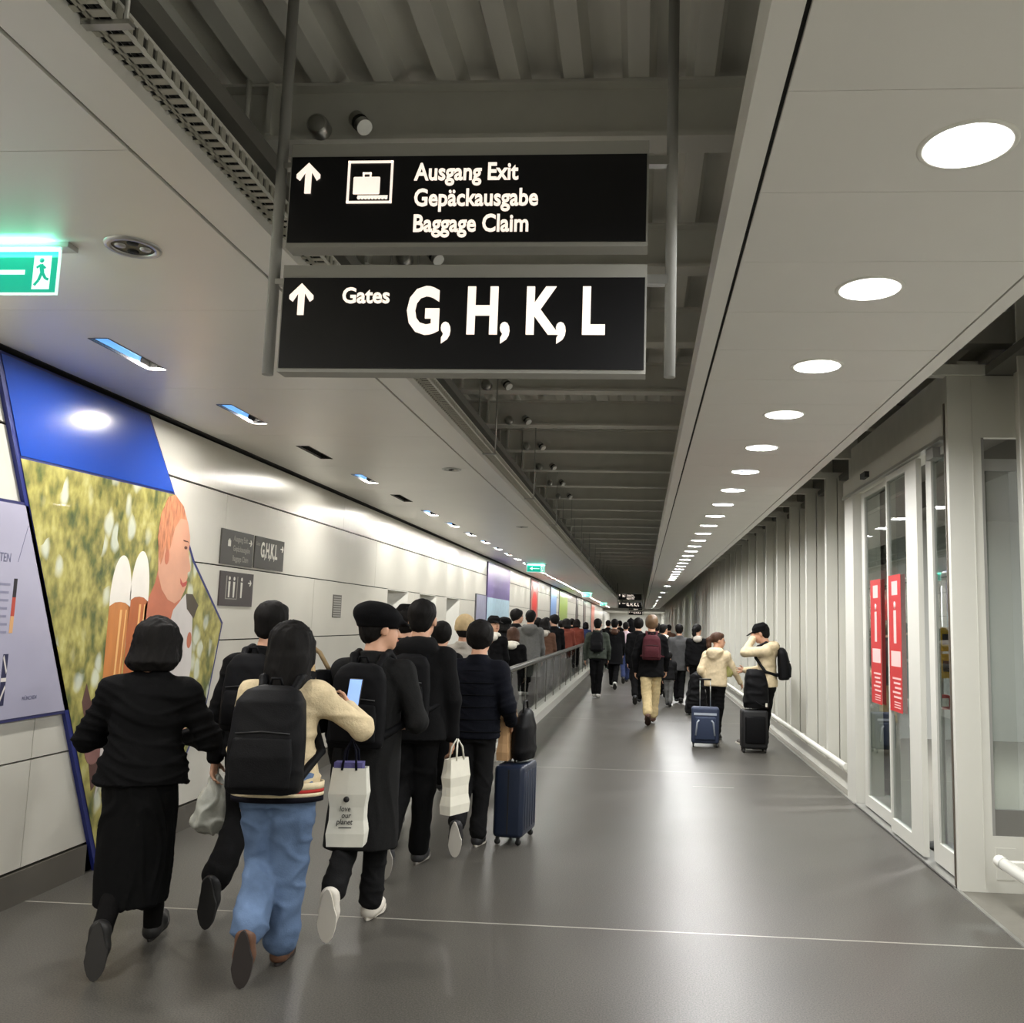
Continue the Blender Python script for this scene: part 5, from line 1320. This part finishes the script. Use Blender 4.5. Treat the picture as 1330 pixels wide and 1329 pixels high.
backpack('black backpack on the man in the long dark grey coat', p4, i4, .30, .44, .12, zc=.15, m=mat('bag_black_c', (13, 13, 15), .75, noise=.15, nscale=20, spec=.12), res=.012)
backpack('black backpack with two white buttons on the man in the hooded jacket', p5, i5, .29, .42, .12, zc=.14, m=mat('bag_black_c', (13, 13, 15), .75, spec=.12), res=.013)
# things they carry
ph = empty('smartphone', tuple(W(p3, (.255, .33, 1.19))), 0, label='lit smartphone in the hand of the woman in the cream cardigan', cat='phone')
ph.rotation_euler = (math.radians(-14), 0, math.radians(-10))
MB().rbox(-.037, .037, 0, .008, -.055, .10, r=.0038, seg=2).build('case', M_RUB, ph)
MB().box(-.034, .034, -.0012, .0002, -.05, .095).build('screen', mat('phone_screen', (120, 160, 230), .2, emis=(150, 180, 245), estr=.9), ph)

def tote(label, loc, rz, w_, d, h, m, name='tote_bag', handles=True, hm=None, cat='bag', taper=1.0, hh=.12):
    t_ = empty(name, loc, rz, label=label, cat=cat)
    n = 5; V = []; F = []
    ring = []
    for iz in range(7):
        z = h * iz / 6; k_ = 1 - (1 - taper) * (1 - iz / 6); sag = .012 * math.sin(iz * 1.9)
        P = []
        for a, b in ((-1, -1), (0, -1.06), (1, -1), (1.03, 0), (1, 1), (0, 1.06), (-1, 1), (-1.03, 0)):
            P.append((a * w_ / 2 * k_ + sag * .5 * a, b * d / 2 * (k_ if iz else 1) * (1 - .25 * (iz / 6)) + sag * b * .4, z))
        V += P
    F.append(tuple(range(8))[::-1])
    for iz in range(6):
        for k in range(8): F.append((iz * 8 + k, iz * 8 + (k + 1) % 8, iz * 8 + 8 + (k + 1) % 8, iz * 8 + 8 + k))
    o = mesh_obj('bag_body', V, F, m, t_, False)
    s_ = o.modifiers.new('thickness', 'SOLIDIFY'); s_.thickness = .003
    if handles:
        for sy in (-1, 1):
            y_ = sy * d * .36
            MB().tube([(-w_ * .2, y_, h - .01), (-w_ * .15, y_ * .7, h + hh * .6), (0, y_ * .2, h + hh), (w_ * .15, y_ * .7, h + hh * .6), (w_ * .2, y_, h - .01)], .006, 8).build('handle', hm or m, t_)
    return t_
M_PAPER = mat('paper_white', (226, 222, 206), .6, noise=.04, nscale=12, bump=.25, bscale=14)
M_KRAFT = mat('paper_kraft', (196, 156, 112), .65, noise=.08, nscale=10, bump=.25, bscale=14)
tb_ = tote('white shopping bag with small black lettering, hanging beside the cream cardigan', (-1.39, 4.36, .52), math.radians(6), .17, .11, .36, mat('tote_white', (206, 204, 192), .6, noise=.06, nscale=8, bump=.4, bscale=10), hm=fabric('handle_navy', (34, 36, 58)), hh=.13)
M_INK = mat('ink', (34, 32, 32), .6)
for s, z in (('love', .165), ('our', .135), ('planet', .105)): text_obj('lettering', s, .036, M_INK, tb_, TM({'love': -.03, 'our': -.02, 'planet': -.042}[s], -.064, z), thick=.0006, bold=.0004, sx=.85, shear=.15)
MB().lathe([(0, -.001), (.014, -.001), (.014, .001), (0, .001)], (.0, -.0645, .22), axis='Y', n=16).build('emblem', M_INK, tb_)
MB().box(-.03, .03, -.065, -.064, .088, .092).build('underline', M_INK, tb_)
MB().box(-.075, .06, -.03, .035, .35, .385).build('contents', fabric('violet', (88, 84, 132)), tb_)
wb_ = tote('white paper carrier bag in the right hand of the man in the hooded jacket', (-1.20, 5.98, .345), math.radians(62), .19, .085, .35, M_PAPER, name='paper_bag', hm=M_PAPER, hh=.12)
cs = suitcase('navy ribbed hard shell suitcase pulled by the person in the navy jacket', (-.912, 6.80, 0), math.radians(82), .40, .225, .56, mat('case_navy', (26, 36, 56), .38, .1), handle=.38)
kb = tote('kraft paper bag standing on the navy suitcase', (-.985, 6.80, .582), math.radians(82), .26, .085, .36, M_KRAFT, name='paper_bag', handles=False)
bb = empty('travel_bag', (-.862, 6.84, .582), math.radians(82), label='soft black travel bag standing on the navy suitcase', cat='bag')
q = SDF(.012); q.loft([(0, 0, 0, .15, .065), (.05, 0, 0, .17, .075), (.24, 0, 0, .16, .07), (.33, .02, 0, .11, .045), (.36, .02, 0, .05, .02)], (0, 0, 0), None, .02, pw=2.8); sdf_obj(q, 'bag_body', M_BAGB, bb, .005)
MB().tube([(-.07, 0, .32), (-.04, 0, .42), (.04, 0, .42), (.08, 0, .32)], .008, 8).build('handle', M_BAGB, bb)
pb = empty('plastic_bag', tuple(W(p2, i2['A'][-1][2] + V3(0, .02, -.40))), 0, label='crumpled translucent bag in the left hand of the man in the black jacket', cat='bag')
q = SDF(.010); q.loft([(0, 0, 0, .07, .05), (.05, .0, 0, .115, .075), (.18, .01, 0, .10, .06), (.27, 0, 0, .04, .03), (.31, 0, 0, .018, .016)], (0, 0, 0), None, .02); sdf_obj(q, 'bag_body', mat('plastic_film', (188, 190, 180), .25, noise=.25, nscale=14, bump=.8, bscale=20), pb, .014, (30, 30, 30))
MB().tube([(-.01, 0, .30), (-.015, 0, .35), (.012, 0, .35), (.01, 0, .30)], .006, 6).build('handle', mat('plastic_film', (0, 0, 0)), pb)
sb_ = empty('shoulder_bag', tuple(W(p4, (-.26, -.06, .98))), math.radians(75), label='black shoulder bag with beige strap left of the man in the long coat', cat='bag')
q = SDF(.010); q.loft([(0, 0, 0, .14, .04), (.05, 0, 0, .15, .055), (.26, 0, 0, .14, .05), (.33, 0, 0, .12, .025)], (0, 0, 0), None, .02, pw=3); sdf_obj(q, 'bag_body', M_BAGB, sb_, .004)
MB().tube([(-.10, -.03, .26), (-.06, .03, .42), (0.0, .10, .47), (.06, .06, .42), (.11, -.02, .26)], .013, 8).build('strap', fabric('strap_beige', (196, 170, 130)), sb_)

# ---- the crowd further on
def walker(label, x, y, H, **k):
    k.setdefault('res', .014 if y < 15 else (.017 if y < 24 else .022))
    ph_ = k.pop('phase', 0)
    g = [((12, 4), (-9, 28)), ((-9, 28), (12, 4)), ((6, 3), (-6, 14)), ((3, 2), (-2, 4))][ph_]
    k.setdefault('legL', g[0]); k.setdefault('legR', g[1])
    return person(label, x, y, H, **k)
M_HATB = fabric('hat_beige', (206, 182, 140))
walker('dark haired person half hidden behind the man in the long coat and flat cap', -1.80, 6.75, 1.69, hair='short', topm=M_BLK2, hat=('cap', M_BLK), res=.014)
walker('short dark haired person glimpsed between the hooded jacket and the beige hat', -1.87, 8.3, 1.56, hair='round', topm=M_BLK2, phase=1)
walker('person in a beige hat and pale grey padded jacket', -1.75, 8.8, 1.62, hair='short', hat=('beanie', M_HATB), top='puffer', topm=M_LGREY, botm=M_CHAR, phase=0, width=1.1)
walker('dark haired person entering the walkway right of the beige hat', -2.02, 10.6, 1.585, hair='bob', topm=M_BLK, phase=3)
walker('person on the walkway with cap and white scarf turning towards the camera', -2.24, 13.5, 1.66, hair='short', hat=('cap', M_BLK), yaw=140, topm=M_BLK2, phase=3, collar=M_OFFW)
walker('person in a wide dark hat on the moving walkway', -2.36, 15.4, 1.64, hair='bob', hat=('beret', M_BLK), topm=M_CHAR, phase=3)
walker('brown haired woman in black with a white hood on the walkway', -2.02, 14.1, 1.49, hair='bob', hairm=HBROWN, top='jacket', topm=M_BLK, collar=M_OFFW, phase=3, width=1.2)
walker('dark haired person looking sideways beside the tall grey hooded coat', -2.44, 17.4, 1.82, hair='round', yaw=60, topm=M_BLK2, phase=3)
walker('tall person in a long grey hooded coat on the walkway', -2.06, 16.6, 1.80, hair='short', top='coat', hem=.33, hood=True, topm=M_GREY, phase=3, width=1.1)
walker('dark haired person directly beyond the tall grey coat', -2.33, 20.2, 1.67, hair='round', topm=M_BLK, phase=3)
walker('dark bobbed person with a pale collar and brown jacket on the walkway', -2.03, 18.8, 1.66, hair='bob', topm=M_BRN, collar=M_LGREY, phase=3, width=1.15)
walker('tall person in dark clothes looking left on the walkway', -2.06, 21.2, 1.76, hair='round', yaw=-60, topm=M_BLK2, phase=3)
walker('person in a brown jacket farther along the walkway', -2.40, 22.6, 1.70, hair='long', topm=M_BRN, phase=3)
walker('person in a rust red coat near the far walkway crowd', -2.02, 24.2, 1.69, hair='bob', yaw=-50, topm=M_RUST, top='coat', hem=.4, phase=3)
for k, (x, y, H_, c, l) in enumerate(((-2.35, 26.5, 1.64, M_BLK, 'black coated'), (-2.05, 28.5, 1.70, M_RUST, 'red brown coated'), (-2.4, 31, 1.72, M_CHAR, 'charcoal coated'), (-2.1, 34, 1.62, M_BLUC, 'blue coated'))):
    walker('distant %s figure on the walkway' % l, x, y, H_, hair=('round', 'bob')[k % 2], topm=c, phase=3, res=.024)

a, b = walker('man in a dark green jacket and black backpack beside the walkway balustrade', -.95, 19.6, 1.69, hair='short', topm=M_GRN, botm=M_BLK, phase=3, width=1.2, shoe=(208, 206, 200), sole=(220, 218, 210), armL=(-10, 16, 10), armR=(8, 14, 14))
bp_ = backpack('black backpack with a white mark on the man in dark green', a, b, .28, .42, .13, res=.016)
walker('person in a black coat with a fur trimmed hood', -.66, 22.3, 1.70, hair='short', topm=M_BLK2, top='coat', hem=.36, collar=HBROWN, phase=0, shoe=(205, 203, 196), width=1.2)
walker('person with a pale pink sleeve and blue skirted coat', -.42, 24.6, 1.64, hair='short', topm=M_PINKC, botm=M_BLUC, phase=1)
walker('person in a long black coat with a raised pointed hood', -.30, 25.8, 1.70, hair=None, hat=('hood', M_BLK), top='coat', hem=.32, topm=M_BLK, phase=0, width=1.15)
walker('dark figure just left of the maroon backpack', -.06, 18.4, 1.71, hair='round', topm=M_BLK2, top='jacket', hem=.42, phase=1, botm=M_BLK)
a, b = walker('dark blond person in beige trousers wearing a maroon backpack', .17, 14.75, 1.735, hair='round', hairm=HBLOND, topm=M_BLK2, botm=M_TAN, hem=.44, legw=1.12, phase=1, width=1.15, shoe=(88, 60, 48), sole=(60, 42, 34), armL=(-8, 16, 20), armR=(10, 14, 14))
backpack('maroon backpack on the person in beige trousers', a, b, .30, .40, .14, m=M_MAROON, res=.013)
walker('dark haired person right of the maroon backpack', .38, 22.1, 1.64, hair='short', topm=M_BLK, phase=1)
walker('person in black with a white collar turning right', .50, 20.4, 1.60, hair='short', yaw=40, topm=M_BLK2, collar=M_OFFW, phase=0)
walker('person with short black hair in a charcoal coat beside the wheeled luggage', .79, 18.8, 1.60, hair='short', topm=fabric('coat_charcoal', (74, 74, 74)), top='jacket', hem=.42, botm=M_BLK, phase=2, width=1.15)
walker('long haired woman in black with a pale scarf', 1.14, 18.5, 1.60, hair='pony', yaw=30, topm=M_BLK2, collar=M_LGREY, phase=2)
p30, i30 = walker('woman with brown hair in a pale beige jacket, head turned right', 1.08, 13.15, 1.50, heading=-25, hair='pony', hairm=HBROWN, yaw=55, top='jacket', topm=M_BEIGE, hem=.50, hood=True, botm=M_BLK, handL=(-.10, .02, .80), handR=(.32, .30, .70), poleR=(.5, -.8, -.3), phase=3, res=.012, width=1.05, group='pair standing by the right wall')
p31, i31 = walker('man in a black cap and beige hooded sweater with a hand raised to his face', 1.68, 12.15, 1.665, heading=82, hair='short', hat=('cap', M_BLK), nod=14, yaw=8, top='hoodie', topm=M_BEIGE, hood=True, hem=.50, botm=M_BLK, legL=(6, 2), legR=(18, 6), handL=(-.05, .19, 1.45), handR=(.15, .30, 1.02), poleL=(-.6, -.1, -.9), poleR=(.5, -.6, -.8), shoe=(96, 90, 84), sole=(214, 208, 196), res=.011, lean=2, width=1.05, legw=1.2, curlL=20, group='pair standing by the right wall')
backpack('black backpack on the man in the beige hooded sweater', p31, i31, .29, .42, .15, zc=.15, res=.012)
cb_ = empty('crossbody_bag', tuple(W(p30, (.16, .08, .88))), math.radians(-25), label='olive yellow crossbody bag on the woman in the pale jacket', cat='bag')
q = SDF(.012); q.loft([(0, 0, 0, .05, .04), (.05, 0, 0, .08, .05), (.18, 0, 0, .07, .045), (.22, 0, 0, .04, .02)], (0, 0, 0), None, .02); sdf_obj(q, 'bag_body', fabric('olive', (150, 148, 92)), cb_, .004)
MB().tube([(-.03, 0, .20), (-.10, .05, .40), (-.20, .03, .47)], .007, 6).build('strap', M_RUB, cb_)
c3 = suitcase('blue soft suitcase with pale trim, in front of the woman in the pale jacket', (.875, 12.32, 0), math.radians(-3), .37, .24, .52, mat('case_blue', (42, 52, 76), .7, noise=.1, nscale=20), ribs=False, handle=.36)
fp = MB().rbox(-.14, .14, -.155, -.118, .10, .40, r=.02, seg=3).build('front_pocket', mat('case_blue2', (42, 54, 80), .7), c3)
for s_ in (-1, 1): MB().tube([(s_ * .08, -.158, .36), (s_ * .105, -.16, .33), (s_ * .125, -.158, .16)], .011, 8).build('pale_trim', mat('trim_pale', (176, 184, 196), .6), c3)
MB().box(-.15, .15, -.124, -.119, .42, .45).build('pale_band', mat('trim_pale', (0, 0, 0)), c3)
c4 = suitcase('tall black suitcase in front of the man in the black cap', (1.475, 11.95, 0), math.radians(2), .33, .26, .54, mat('case_black', (17, 17, 19), .6, noise=.1, nscale=20), ribs=False, handle=0)
MB().rbox(-.13, .13, -.155, -.125, .12, .46, r=.02, seg=3).build('front_pocket', M_BAGB, c4)
MB().tube([(-.05, 0, .54), (-.05, 0, .56), (.05, 0, .56), (.05, 0, .54)], .007, 8).build('grab_handle', M_RUB, c4)
gb = empty('garment_bag', (1.505, 11.95, .562), math.radians(2), label='tall soft black bag stacked on the black suitcase', cat='bag')
q = SDF(.012); q.loft([(0, 0, 0, .155, .11), (.08, 0, 0, .165, .12), (.30, 0, 0, .155, .11), (.42, -.01, 0, .135, .09), (.49, -.01, 0, .10, .05)], (0, 0, 0), None, .02, pw=3); sdf_obj(q, 'bag_body', M_BAGB, gb, .009)
MB().tube([(-.04, -.11, .10), (.05, -.125, .04), (.13, -.11, .02)], .009, 8).build('strap', M_BAGB, gb)
MB().box(.10, .125, -.126, -.118, .02, .07).build('luggage_tag', M_OFFW, gb)
db = empty('duffel_bag', (1.02, 16.6, 0), math.radians(10), label='dark bags piled on wheeled luggage left of the woman in the pale jacket', cat='bag')
q = SDF(.014); q.loft([(.03, 0, 0, .19, .13), (.10, 0, 0, .20, .14), (.38, 0, 0, .18, .12), (.46, .0, 0, .15, .10), (.50, .03, 0, .18, .12), (.70, .03, 0, .15, .10), (.76, .03, 0, .06, .04)], (0, 0, 0), None, .03, pw=3); sdf_obj(q, 'bag_body', M_BAGB, db, .012)
for s_ in (-1, 1): MB().lathe([(0, -.012), (.026, -.012), (.03, 0), (.026, .012), (0, .012)], (s_ * .15, -.08, .03), axis='X', n=14).build('wheel', M_RUB, db)
walker('small child in patterned trousers behind the maroon backpack wearer', .56, 18.0, 1.05, hair='round', topm=M_CHAR, botm=M_GREY, phase=2, group='people walking down the concourse')
for k, (x, y, H_, c, l) in enumerate(((-1.18, 32, 1.70, M_BLK, 'black'), (-.86, 36, 1.70, M_CHAR, 'charcoal'), (-.28, 40, 1.70, M_NAVY, 'navy'), (.49, 34, 1.70, M_BLK2, 'soft black'), (.92, 30, 1.60, M_BRN, 'brown'))):
    walker('far off figure in a %s jacket in the main aisle' % l, x, y, H_, hair=('short', 'round')[k % 2], topm=c, phase=k % 2, res=.024)
